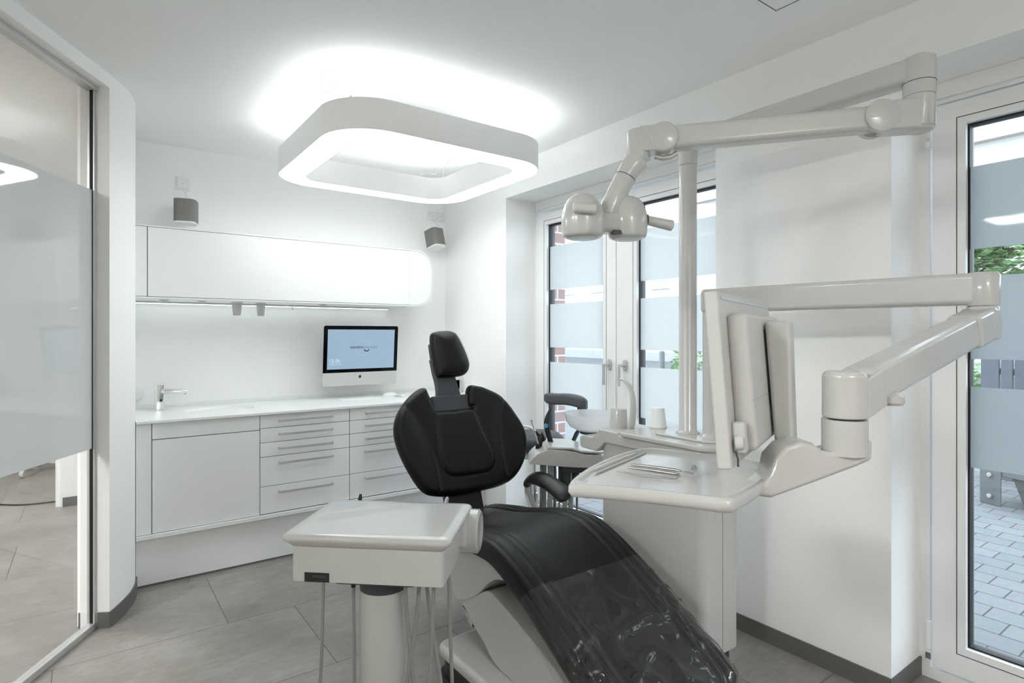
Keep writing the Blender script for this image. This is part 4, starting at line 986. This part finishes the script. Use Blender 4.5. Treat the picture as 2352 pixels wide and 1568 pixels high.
bm = new(); lathe(bm, [(0.0, 0.030), (0.045, 0.030), (0.052, 0.034), (0.060, 0.034), (0.068, 0.028), (0.068, -0.03), (0, -0.03)], (.236, .315, .722), 44, axis=(1, 0, 0)); lo('round_end_cap', bm, 'plastic')
bm = new(); box(bm, .205, .238, .24, .345, .69, .79); lo('side_bracket', bm, 'plastic', bevel=0.012)
bm = new(); tube(bm, [(-.150, .372, .70), (-.150, .372, .795), (-.148, .374, .812)], [.006, .007, .004], 12); lo('rear_pin', bm, 'black')
bm = new(); prism(bm, [(.172, .664), (.190, .664), (.194, .70)], 'y', .06, .075); lo('hose_gland', bm, 'black')
HZ = [((-.135, .05, .668), (-.14, .05, .45), (-.15, .06, .20), (-.11, .12, .045)), ((-.075, .12, .62), (-.072, .12, .45), (-.07, .13, .2), (-.05, .20, .04)),
      ((.085, .10, .66), (.095, .10, .50), (.115, .10, .33), (.14, .12, .10), (.08, .18, .04)), ((.125, .12, .66), (.115, .11, .52), (.092, .09, .33), (.08, .09, .10), (.05, .20, .04)),
      ((.137, .13, .66), (.155, .13, .52), (.185, .13, .33), (.20, .14, .10), (.12, .20, .04)), ((.178, .068, .67), (.172, .07, .50), (.160, .07, .30), (.15, .09, .08), (.1, .2, .04)),
      ((.20, .16, .67), (.205, .155, .50), (.213, .15, .30), (.21, .16, .09), (.12, .26, .04))]
for k, h_ in enumerate(HZ):
    bm = new(); tube(bm, spline(list(h_), 8), 0.0048 if k < 2 else 0.0056, 14); hh = lo('hose', bm, 'hose')
    if k == 1:
        bm = new(); tube(bm, [(-.076, .12, .66), (-.075, .12, .612)], .0066, 14); lo('hose_fitting', bm, 'black', hh)

# ================================================================ WATER UNIT AND EVERYTHING ON IT
wu = thing('water_unit', 'tall white water unit with spittoon bowl beside the patient chair', 'dental unit', (1.985, 1.6, 0))
bm = new(); prism(bm, rrect(1.87, 2.10, 1.35, 1.885, [0.035, 0.02, 0.02, 0.02], 8), 'z', .105, .875); bd = obj('body', bm, 'plasticm', wu, bevel=0.004)
obj('kick', prism(new(), rrect(1.89, 2.085, 1.372, 1.87, 0.02, 6), 'z', 0, .105), 'kick', wu)
obj('panel_seam', Box(1.994, 1.9955, 1.3494, 1.3515, .105, .875), 'gap', bd)
bm = new(); ring_prism(bm, rrect(1.945, 1.988, .62, .70, .008, 4), rrect(1.9465, 1.9865, .6215, .6985, .007, 4), 1.3492, 1.351, lambda p, a: (p[0], a, p[1])); obj('hatch_outline', bm, 'alu', bd)
hp = [(1.33, .868), (1.33, .912), (1.765, .912), (1.775, .924), (1.885, .926), (1.915, .892), (1.93, .884), (2.0, .882), (2.012, .872), (2.012, .835), (2.0, .826), (1.90, .822), (1.85, .868)]
obj('head_block', prism(new(), hp, 'x', 1.852, 2.115), 'plasticm', wu, bevel=0.006)
bm = new(); prism(bm, rrect(1.832, 2.14, 1.30, 1.765, 0.045, 8), 'z', .913, .934); tp_ = obj('top_plate', bm, 'plastic', wu, bevel=0.007, seg=4)
bm = new(); prism(bm, rrect(1.90, 2.12, 1.33, 1.63, 0.05, 8), 'z', .934, .943); obj('pole_plinth', bm, 'plastic', tp_, bevel=0.004)
bw = obj('spittoon_bowl', lathe(new(), [(0.045, 0.884), (0.070, 0.888), (0.105, 0.905), (0.128, 0.935), (0.138, 0.972), (0.1355, 0.972), (0.125, 0.937), (0.102, 0.909), (0.065, 0.893), (0.0, 0.889)], (1.965, 2.045, 0), 48), 'bowlglass', wu)
bm = new(); lathe(bm, [(0.0, 0.874), (0.06, 0.874), (0.06, 0.884), (0.0, 0.884)], (1.965, 2.045, 0), 28); tube(bm, [(1.965, 2.045, .88), (1.965, 2.045, .80)], .018); obj('bowl_base', bm, 'darkgrey', bw)
bm = new(); lathe(bm, [(0.041, .924), (0.037, 1.006), (0.034, 1.012), (0, 1.012)], (1.955, 1.862, 0), 32); obj('cup_filler_block', bm, 'plastic', wu)
bm = new(); pf = spline([(1.955, 1.79, .925), (1.955, 1.778, .98), (1.955, 1.775, 1.05), (1.955, 1.79, 1.11), (1.955, 1.825, 1.143), (1.955, 1.848, 1.147)], 6)
tube(bm, pf, [0.019 - 0.010 * i / (len(pf) - 1) for i in range(len(pf))], 18, rz=0.013); obj('water_spout', bm, 'plastic', wu)
cu = thing('cup', 'white mouthwash cup standing upside down beside the tall light pole', 'cup', (2.06, 1.742, .934))
obj('cup_body', lathe(new(), [(0.040, .9345), (0.041, .938), (0.0385, .942), (0.030, 1.018), (0.028, 1.022), (0, 1.022)], (2.06, 1.725, 0), 36), 'front', cu)

ol = thing('operating_light', 'white dental operating light on a tall pole with two long jointed arms', 'operating light', (2.0, 1.517, .943))
bm = new(); lathe(bm, [(0.048, .943), (0.048, .947), (0.038, .953), (0.036, .956), (0.036, 2.045)], (2.0, 1.517, 0), 40); obj('pole', bm, 'plastic', ol)
bm = new(); lathe(bm, [(0.034, 2.045), (0.0375, 2.047), (0.0375, 2.105)], (2.0, 1.517, 0), 40); obj('pole_sleeve', bm, 'plastic', ol)
def rarm(p0, p1, w_, h_, r=0.018):
    return bar(p0, p1, w_, h_)
bm = new(); bar((2.0, 1.56, 2.137), (2.0, .70, 2.137), .072, .075, bm=bm); obj('lower_arm', bm, 'plastic', ol, bevel=0.02, seg=5)
bm = new(); lathe(bm, [(0.030, 2.055), (0.042, 2.060), (0.042, 2.172), (0.030, 2.178)], (2.003, .690, 0), 36); j1 = obj('elbow_sleeve', bm, 'plastic', ol)
bm = new(); lathe(bm, [(0.0385, 2.098), (0.0432, 2.0985), (0.0432, 2.1), (0.0385, 2.1005)], (2.003, .690, 0), 36); obj('joint_ring', bm, 'gap', j1)
EA, EB = Vector((1.985, .700, 2.0)), Vector((1.415, 1.262, 1.962))
dE = (EB - EA).normalized(); sE = Vector((dE.y, -dE.x, 0)).normalized()
bm = new(); lathe(bm, [(0.025, 1.952), (0.040, 1.957), (0.042, 1.965), (0.042, 2.060)], (2.0, .690, 0), 36); bar((2.0, .690, 2.0), EA + dE * 0.10, .078, .088, bm=bm); obj('elbow_housing', bm, 'plastic', ol, bevel=0.012, seg=4)
for s_ in (-1, 1):
    bm = new(); lathe(bm, [(0, 0.004), (0.040, 0.003), (0.047, 0), (0.047, -0.02)], EA + dE * 0.10 + sE * 0.041 * s_, 36, axis=sE * s_); obj('pivot_disc', bm, 'plastic', ol)
obj('spring_arm', bar(EA + dE * 0.08, EB - dE * 0.06, .066, .072), 'plastic', ol, bevel=0.016, seg=5)
bm = new(); lathe(bm, [(0, -0.040), (0.040, -0.040), (0.047, -0.036), (0.047, 0.036), (0.040, 0.040), (0, 0.040)], EB - dE * 0.075, 36, axis=sE); bar(EB - dE * 0.08, EB, .074, .080, bm=bm); lathe(bm, [(0.032, .040), (0.037, .030), (0.037, -0.058)], EB + Vector((0, 0, -0.002)), 32); obj('end_housing', bm, 'plastic', ol, bevel=0.006)
bm = new(); tube(bm, [(EB - dE * 0.12 + Vector((0, 0, -.045))), (EB - dE * 0.10 + Vector((0, 0, -.056))), (EB - dE * 0.075 + Vector((0, 0, -.058))), (EB - dE * 0.05 + Vector((0, 0, -.05)))], .008, 12); obj('adjuster', bm, 'steel', ol)
N0 = EB + Vector((0, 0, -0.060))
q1, q2, q3, q4, q5 = [Vector(v) for v in ((1.398, 1.271, 1.915), (1.394, 1.274, 1.879), (1.379, 1.285, 1.849), (1.353, 1.298, 1.792), (1.323, 1.313, 1.716))]
bm = new(); tube(bm, spline([tuple(N0), tuple(q2), tuple(q3)], 6), [.037, .037, .037, .037, .037, .036, .036, .035, .034, .033, .033, .033, .0325], 28); nk = obj('neck', bm, 'plastic', ol)
bm = new(); tube(bm, [q3, q4, q4.lerp(q5, .5), q5], [.033, .034, .036, .030], 28); obj('neck_arm', bm, 'plastic', ol)
bm = new(); tube(bm, [q3 + (q4 - q3) * -0.02, q3 + (q4 - q3) * 0.02], .0338, 28, cap=False); obj('joint_ring', bm, 'gap', nk)
DL, DR_ = Vector((1.236, 1.328, 1.648)), Vector((1.392, 1.288, 1.655))
dome = [(0.0, 0.0), (0.050, 0.0), (0.059, 0.004), (0.064, 0.014), (0.0665, 0.045), (0.065, 0.072), (0.058, 0.098), (0.045, 0.120), (0.028, 0.132), (0.012, 0.1365), (0, 0.137)]
dome = [dome[0]] + spline(dome[1:], 5)
hdl_ = obj('lamp_dome', lathe(new(), dome, DL, 44), 'plastic', ol, ang=60)
hdr_ = obj('lamp_dome', lathe(new(), dome, DR_, 44, sx=0.95, sy=0.95), 'plastic', ol, ang=60)
for o_2, c_ in ((hdl_, DL), (hdr_, DR_)):
    obj('lens', lathe(new(), [(0, -0.002), (0.044, -0.002), (0.048, 0.001)], c_, 36), 'counter', o_2)
mid = (DL + DR_) / 2
hb = obj('head_bridge', bar(DL + Vector((0.03, 0, .048)), DR_ + Vector((-0.02, 0, .048)), .070, .062), 'plastic', ol, bevel=0.014, seg=4)
obj('sensor_window', bar(mid + Vector((.0, -.030, .0165)), mid + Vector((.045, -.042, .0165)), .02, .012), 'gap', hb)
RV = Vector((0.809, -0.588, 0)); FV = Vector((0.588, 0.809, 0))
bm = new(); g0 = DL - FV * 0.078 + Vector((0, 0, .074))
bar(g0 - RV * 0.040 + Vector((0, 0, .006)), g0 + RV * 0.034, .022, .030, bm=bm); obj('grip_handle', bm, 'plastic', ol, bevel=0.009, seg=4)
bm = new(); bar(g0 - RV * 0.022, g0 - RV * 0.022 + FV * 0.035, .022, .022, bm=bm); bar(g0 + RV * 0.026, g0 + RV * 0.026 + FV * 0.035, .018, .020, bm=bm); obj('grip_mount', bm, 'plastic', ol, bevel=0.005)
bm = new(); h0 = DR_ + RV * 0.055 + Vector((0, 0, .062)); h1 = h0 + RV * 0.092 + Vector((0, 0, -.018)) + FV * 0.01; tube(bm, [h0, h0.lerp(h1, .3), h1 - (h1 - h0) * .03, h1], [.0145, .0155, .0175, .014], 26); obj('side_handle', bm, 'plastic', ol)
bm = new(); tube(bm, [h0 + RV * 0.004, h0 + RV * 0.010], .0162, 22); obj('handle_ring', bm, 'darkgrey', ol)

# ---- delivery arm with tray
da = thing('delivery_arm', 'white double-jointed arm from the water unit carrying the instrument tray', 'support arm', (2.0, 1.414, .943))
bm = new(); lathe(bm, [(0.036, .943), (0.030, .952), (0.026, .956), (0.026, 1.437)], (2.0, 1.414, 0), 36); obj('pole', bm, 'plastic', da)
EL = Vector((2.112, .566, 0))
p0, p1 = Vector((2.0, 1.44, 1.483)), Vector((EL.x, EL.y, 1.483)); dd = (p1 - p0).normalized(); pp = []
obj('upper_arm', bar(p0, p1 - dd * .0, .070, .094), 'plastic', da, bevel=0.016, seg=5)
bm = new(); lathe(bm, [(0.038, 1.434), (0.0405, 1.440), (0.0405, 1.522), (0.034, 1.531), (0, 1.532)], EL, 40); obj('elbow_cap', bm, 'plastic', da)
JT = Vector((1.283, .578, 0))
e0, e1 = Vector((EL.x, EL.y, 1.385)), Vector((JT.x, JT.y, 1.222)); dF = (e1 - e0).normalized(); sF = Vector((dF.y, -dF.x, 0)).normalized()
bm = new(); lathe(bm, [(0.034, 1.335), (0.040, 1.342), (0.040, 1.427), (0.037, 1.431)], EL, 40); obj('elbow_base', bm, 'plastic', da)
for s_ in (-1, 1):
    bm = new(); lathe(bm, [(0, 0.004), (0.040, 0.003), (0.046, -.002), (0.046, -0.02)], e0 + dF * 0.03 + sF * 0.040 * s_, 36, axis=sF * s_); obj('pivot_disc', bm, 'plastic', da)
obj('elbow_housing', bar(e0 + dF * 0.02, e0 + dF * 0.16, .084, .092), 'plastic', da, bevel=0.014, seg=4)
obj('spring_arm', bar(e0 + dF * 0.14, e1 - dF * 0.05, .070, .088), 'plastic', da, bevel=0.016, seg=5)
bm = new(); lathe(bm, [(0, 1.274), (0.036, 1.273), (0.0425, 1.264), (0.0425, 1.176)], JT, 44); bar(e1 - dF * 0.10 + Vector((0, 0, -.004)), e1 + Vector((0, 0, -.01)), .080, .082, bm=bm); jo = obj('wrist_housing', bm, 'plastic', da, bevel=0.004)
bm = new(); lathe(bm, [(0, 0), (0.018, 0.0), (0.022, .006), (0.021, .020), (0.012, .028), (0, .03)], Vector((1.43, 0.543, 1.195)), 30, sx=1.3); obj('grip_knob', bm, 'plastic', da)
bm = new(); lathe(bm, [(0.0435, 1.173), (0.0435, 1.10)], JT, 44); obj('wrist_post', bm, 'plastic', da)
# bracket below the wrist reaching to the tray
bk = R(-36); BO = Vector((JT.x, JT.y, 0))
def brp(u, z, t): q = BO + RV * u + FV * t; return (q.x, q.y, z)
pp = [(.043, 1.135), (.043, 1.092), (.01, 1.078), (-.06, 1.052), (-.12, 1.030), (-.165, 1.014), (-.19, 1.017), (-.205, 1.03), (-.18, 1.045), (-.165, 1.062), (-.158, 1.095), (-.135, 1.120), (-.105, 1.130), (-.080, 1.127), (-.062, 1.112), (-.043, 1.108), (0.0, 1.12)]
bm = new(); A = [bm.verts.new(brp(u, z, -.030)) for u, z in pp]; B = [bm.verts.new(brp(u, z, .045)) for u, z in pp]
bm.faces.new(A); bm.faces.new(B[::-1])
for i in range(len(pp)): bm.faces.new((A[i], A[(i + 1) % len(pp)], B[(i + 1) % len(pp)], B[i]))
obj('tray_bracket', bm, 'plastic', da, bevel=0.010, seg=4, ang=60)
# tray
TP = [Vector(p[:2]) for p in ((0.785, 0.887, 1.05), (0.831, 0.921, 1.05), (0.936, 0.977, 1.05), (1.074, 1.028, 1.05), (1.164, 1.045, 1.05), (1.209, 1.035, 1.05), (1.241, 0.968, 1.05), (1.271, 0.885, 1.05), (1.285, 0.798, 1.05), (1.27, 0.729, 1.05), (1.219, 0.692, 1.05), (1.086, 0.651, 1.05), (0.98, 0.627, 1.05), (0.944, 0.628, 1.05), (0.917, 0.676, 1.05), (0.878, 0.746, 1.05), (0.831, 0.816, 1.05), (0.79, 0.87, 1.05))]
TS = [Vector(v) for v in spline([tuple(v) for v in TP], 5, closed=True)]
TC = sum(TS, Vector((0, 0))) / len(TS); n_ = len(TS)
def tin(d):
    o = []
    for i, v in enumerate(TS):
        o.append(TC + (v - TC) * (1 - d / 0.20))
    return o
bm = new(); rr = []
for d_, z in ((.030, 1.018), (.006, 1.022), (.0, 1.032), (.001, 1.043), (.006, 1.0495), (.012, 1.049), (.019, 1.043), (.028, 1.040), (.034, 1.0395)):
    rr.append([bm.verts.new((v.x, v.y, z)) for v in tin(d_)])
for a, b in zip(rr, rr[1:]):
    for j in range(n_): bm.faces.new((a[j], a[(j + 1) % n_], b[(j + 1) % n_], b[j]))
bm.faces.new(rr[0]); bm.faces.new(rr[-1][::-1])
tr = obj('tray', bm, 'plastic', da, ang=60)
bm = new(); tube(bm, [Vector((0.885, 0.942, 1.042)), Vector((1.032, 0.992, 1.042)), Vector((1.19, 1.044, 1.039))], .006, 12); tube(bm, [Vector((0.904, 0.933, 1.042)), Vector((1.041, 0.979, 1.042)), Vector((1.193, 1.029, 1.04))], .003, 10); obj('tray_rib', bm, 'plastic', tr)
# instruments on the tray
def inst(name, label, cat, tubes, parts=()):
    t = thing(name, label, cat, tubes[0][0][0])
    for pts, r, nm in tubes:
        bm = new(); tube(bm, [Vector(p) for p in pts], r, 12); obj(nm, bm, 'inst', t)
    return t
mi = inst('mouth_mirror', 'steel mouth mirror on the tray, its round glass standing upright', 'mouth mirror', [(((1.026, 0.939, 1.046), (1.047, 0.89, 1.046), (1.063, 0.842, 1.046), (1.067, 0.829, 1.046)), [.0025, .0032, .0035, .0022], 'handle'), (((1.067, 0.829, 1.046), (1.073, 0.815, 1.046), (1.069, 0.797, 1.046)), [.0012, .0011, .0011], 'shank')])
mc = Vector((1.067, 0.793, 1.046)) + Vector((0, 0, .0105)); bm = new(); lathe(bm, [(0, -0.001), (0.0095, -0.001), (0.0108, -.0006), (0.0108, .0006), (0.0095, .001), (0, .0008)], mc, 28, axis=(RV * 0.93 + FV * 0.30 + Vector((0, 0, .12)))); obj('mirror_head', bm, 'chrome', mi)
inst('dental_probe', 'steel dental probe lying between the mirror and the tweezers on the tray', 'dental probe', [(((0.998, 0.921, 1.046), (1.021, 0.868, 1.046), (1.035, 0.822, 1.046), (1.04, 0.811, 1.046)), [.0024, .0034, .0036, .0020], 'handle'), (((1.041, 0.812, 1.046), (1.03, 0.801, 1.046), (1.013, 0.795, 1.045), (1.002, 0.793, 1.045)), [.0011, .0009, .0008, .0004], 'hooked_tip')])
tw = thing('tweezers', 'flat steel dental tweezers lying nearest the front rim of the tray', 'tweezers', (0.968, 0.927, 1.04))
ta, tb_, tc_ = Vector((0.952, 0.912, 1.046)), Vector((0.978, 0.844, 1.046)), Vector((1.005, 0.797, 1.044))
for s_ in (-1, 1):
    bm = new(); nn = Vector((0, 0, 1)) * .0022 * s_
    bar(ta + nn * .3, tb_ + nn, .0075, .0012, bm=bm); bar(tb_ + nn, tb_.lerp(tc_, .5) + nn, .0068, .0012, bm=bm); bar(tb_.lerp(tc_, .5) + nn, tc_ + nn * .1, .0028, .0012, bm=bm); obj('blade', bm, 'inst', tw)

# ---- clinic monitor seen from behind
mo = thing('monitor', 'white clinic monitor seen from behind, mounted above the instrument tray', 'monitor', (1.002, .690, 1.437), R(21))
mo.rotation_euler = (R(-4.4), 0, R(21)); WM[mo] = Matrix.Translation((1.002, .690, 1.437)) @ Matrix.Rotation(R(21), 4, 'Z') @ Matrix.Rotation(R(-4.4), 4, 'X')
def mob(name, bm, m, par=None, **k): return obj(name, bm, m, par or mo, local=True, **k)
mob('casing', Box(0, .575, 0, .028, -.352, 0), 'plasticm', bevel=0.005, seg=3)
mob('screen', Box(.02, .555, .028, .0292, -.335, -.02), 'glassblack')
rc = mob('rear_cover', Box(.055, .46, -.040, .002, -.325, -.045), 'plasticm', bevel=0.012, seg=4)
mob('cover_seam', Box(.054, .461, -.0405, -.038, -.222, -.2208), 'alu', rc)
bm = new(); box(bm, .022, .555, -.0015, 0.001, -.016, -.010); mob('vent_strip', bm, 'alu')
kb_ = mob('cable_hatch', Box(.022, .048, -.026, .002, -.325, -.262), 'plasticm', bevel=0.008, seg=3)
bm = new(); lathe(bm, [(0, .012), (.011, .011), (.014, .007), (.014, -.004)], (.022, -.012, -.302), 30, axis=(0, -1, 0)); mob('knob', bm, 'plasticm', kb_)
bm = new(); tube(bm, [(.020, -.006, -.318), (.024, -.008, -.335), (.030, -.006, -.350)], .002, 8); mob('cable_slot', bm, 'gap', kb_)
bm = new()
A = [(.215, -.045, -.060), (.30, -.045, -.060), (.30, -.045, -.350), (.215, -.045, -.360)]; B = [(.218, -.098, -.064), (.272, -.098, -.064), (.268, -.085, -.350), (.200, -.085, -.360)]
VA = [bm.verts.new(p) for p in A]; VB = [bm.verts.new(p) for p in B]; bm.faces.new(VA); bm.faces.new(VB[::-1])
for i in range(4): bm.faces.new((VA[i], VA[(i + 1) % 4], VB[(i + 1) % 4], VB[i]))
mob('mounting_arm', bm, 'plasticm', bevel=0.010, seg=4)
mob('mount_pad', Box(.23, .28, -.047, -.038, -.25, -.08), 'darkgrey')

# ================================================================ ASSISTANT ELEMENT, STOOL
ac = Vector((2.021, 2.314, 0.716)); ae = thing('assistant_element', 'small white assistant console with suction handpieces behind the water unit', 'dental console', (ac.x, ac.y, 0), R(-36))
def aob(name, bm, m, par=None, **k): return obj(name, bm, m, par or ae, local=True, **k)
sil = spline([(-.188, .695), (-.180, .712), (-.150, .742), (-.115, .760), (-.085, .768)], 3) + [(0.0, .762), (.045, .756), (.075, .746), (.10, .741), (.187, .738), (.187, .672), (0, .680)]
bm = new(); prism(bm, sil, 'y', -.12, .12); hs2 = aob('housing', bm, 'plastic', bevel=0.008, seg=3, ang=50)
bm = new(); prism(bm, [(-.10, .769), (.03, .765), (.075, .752), (.19, .745), (.19, .755), (.075, .763), (.03, .777), (-.09, .782)], 'y', -.115, .14); aob('lid', bm, 'plastic', bevel=0.005, seg=3)
bm = new(); box(bm, -.02, .15, -.08, .09, .640, .676); aob('underside_block', bm, 'darkgrey', bevel=0.006)
for x, r in ((.0, .032), (.055, .022)):
    bm = new(); tube(bm, [(x, -.03, .66), (x, -.03, .585), (x, -.03, .560)], [r, r, r * .8], 18); aob('hose_socket', bm, 'darkgrey')
for x, y, r, m_2 in ((-.120, .0, .008, 'hose'), (-.103, .02, .012, 'lighthose'), (-.075, -.01, .014, 'lighthose'), (-.048, .02, .008, 'hose'), (-.028, -.02, .006, 'lighthose'), (.0, -.03, .014, 'lighthose'), (.03, -.03, .013, 'lighthose'), (.062, -.03, .006, 'hose')):
    bm = new(); tube(bm, spline([(x, y, .68), (x * 1.02, y, .45), (x * 1.03 - .01, y, .25), (x * .5 + .05, y - .02, .10), (.05, y, .02)], 6), r, 14); aob('hose', bm, m_2)
# handpieces in their rest at the left end
bm = new(); tube(bm, spline([(-.062, .03, .755), (-.075, .03, .80), (-.088, .03, .85), (-.090, .03, .90), (-.075, .03, .945), (-.066, .03, .962)], 5), [.014] * 8 + [.0145] * 6 + [.013, .012, .011, .010, .009, .008, .007, .006, .005, .004, .003, .002], 16); sy = aob('syringe_handpiece', bm, 'black')
bm = new(); lathe(bm, [(0, .002), (.011, .002), (.012, 0), (.012, -.004)], (-.096, .014, .868), 20, axis=(-.2, -1, 0)); aob('blue_button', bm, 'blue', sy)
bm = new(); tube(bm, [(-.135, .02, .745), (-.130, .02, .79), (-.115, .02, .82), (-.105, .02, .79)], [.016, .020, .016, .012], 14); tube(bm, [(-.12, .02, .80), (-.15, .03, .835)], [.010, .006], 12); su = aob('suction_valve', bm, 'black')
bm = new(); tube(bm, [(-.128, .0, .735), (-.138, .0, .775)], .008, 12); sv = aob('saliva_valve', bm, 'black')
bm = new(); tube(bm, [(-.138, .0, .775), (-.155, .0, .835)], .005, 12); tube(bm, [(-.155, .0, .835), (-.170, .0, .885), (-.173, .0, .900)], [.003, .003, .006], 12); aob('clear_tip', bm, 'lighthose', sv)
bm = new(); tube(bm, spline([(-.15, .03, .835), (-.18, .05, .855), (-.23, .06, .85), (-.26, .06, .80)], 5), .007, 12); aob('white_suction_hose', bm, 'front')
bm = new(); tube(bm, [(.0, -.0, .66), (.15, .02, .66), (.235, -.02, .72)], .014, 12); aob('link_arm', bm, 'plasticm')
# assistant stool
sc0 = (2.285, 2.90)
so = thing('assistant_stool', 'dark grey stool with a curved body support, standing in front of the double window', 'stool', (sc0[0], sc0[1], 0))
obj('seat', lathe(new(), [(0, .62), (.13, .62), (.165, .635), (.182, .665), (.180, .705), (.150, .728), (.06, .735), (0, .735)], (sc0[0], sc0[1], 0), 44), 'greyarm', so, ang=70)
obj('seat_pan', lathe(new(), [(0, .585), (.14, .585), (.15, .60), (.13, .62), (0, .62)], (sc0[0], sc0[1], 0), 40), 'front', so)
bm = new(); tube(bm, [(sc0[0], sc0[1], .08), (sc0[0], sc0[1], .35), (sc0[0], sc0[1], .351), (sc0[0], sc0[1], .585)], [.028, .028, .018, .018], 20); obj('gas_column', bm, 'chrome', so)
for k in range(5):
    a = 2 * PI * k / 5 + 0.3; e = (sc0[0] + 0.23 * math.cos(a), sc0[1] + 0.23 * math.sin(a))
    f = obj('foot_arm', bar((sc0[0], sc0[1], .10), (e[0], e[1], .075), .035, .022), 'chrome', so, bevel=0.005)
    bm = new(); lathe(bm, [(0, -.012), (.022, -.012), (.026, -.008), (.026, .008), (.022, .012), (0, .012)], (e[0], e[1], .026), 18, axis=(math.sin(a), -math.cos(a), 0)); obj('castor', bm, 'black', f)
aa = [Vector(v) for v in ((2.176, 2.646, 0.981), (2.176, 2.572, 0.98), (2.184, 2.467, 0.987), (2.193, 2.387, 0.981), (2.212, 2.348, 0.964))]
bm = new(); pth = [Vector(v) for v in spline([tuple(v) for v in aa], 6)]
nP = len(pth)
def section_sweep(bm, path, sec, scale):
    rings = []
    for i, p in enumerate(path):
        d = (path[min(i + 1, len(path) - 1)] - path[max(i - 1, 0)]); d.z = 0; d.normalize(); s = Vector((d.y, -d.x, 0)); k = scale(i / (len(path) - 1))
        rings.append([bm.verts.new(p + s * a * k + Vector((0, 0, b * k))) for a, b in sec])
    for a, b in zip(rings, rings[1:]):
        for j in range(len(sec)): bm.faces.new((a[j], a[(j + 1) % len(sec)], b[(j + 1) % len(sec)], b[j]))
    bm.faces.new(rings[0]); bm.faces.new(rings[-1][::-1]); return bm
secA = rrect(-.030, .030, -.034, .030, .018, 5)
section_sweep(bm, pth, secA, lambda t: 1 - 0.28 * max(0, 1 - t * 6) ** 1.5 - 0.2 * max(0, t * 8 - 7) ** 2)
sup = obj('body_support', bm, 'greyarm', so, ang=60)
bm = new(); a0 = Vector((2.199, 2.383, 0.948)); tube(bm, [a0, Vector((2.214, 2.371, 0.851)), Vector((2.30, 2.52, .78)), Vector((2.31, 2.60, .66)), Vector((2.29, 2.80, .60))], [.022, .020, .018, .018, .018], 16, rz=.012); obj('support_post', bm, 'darkgrey', so)
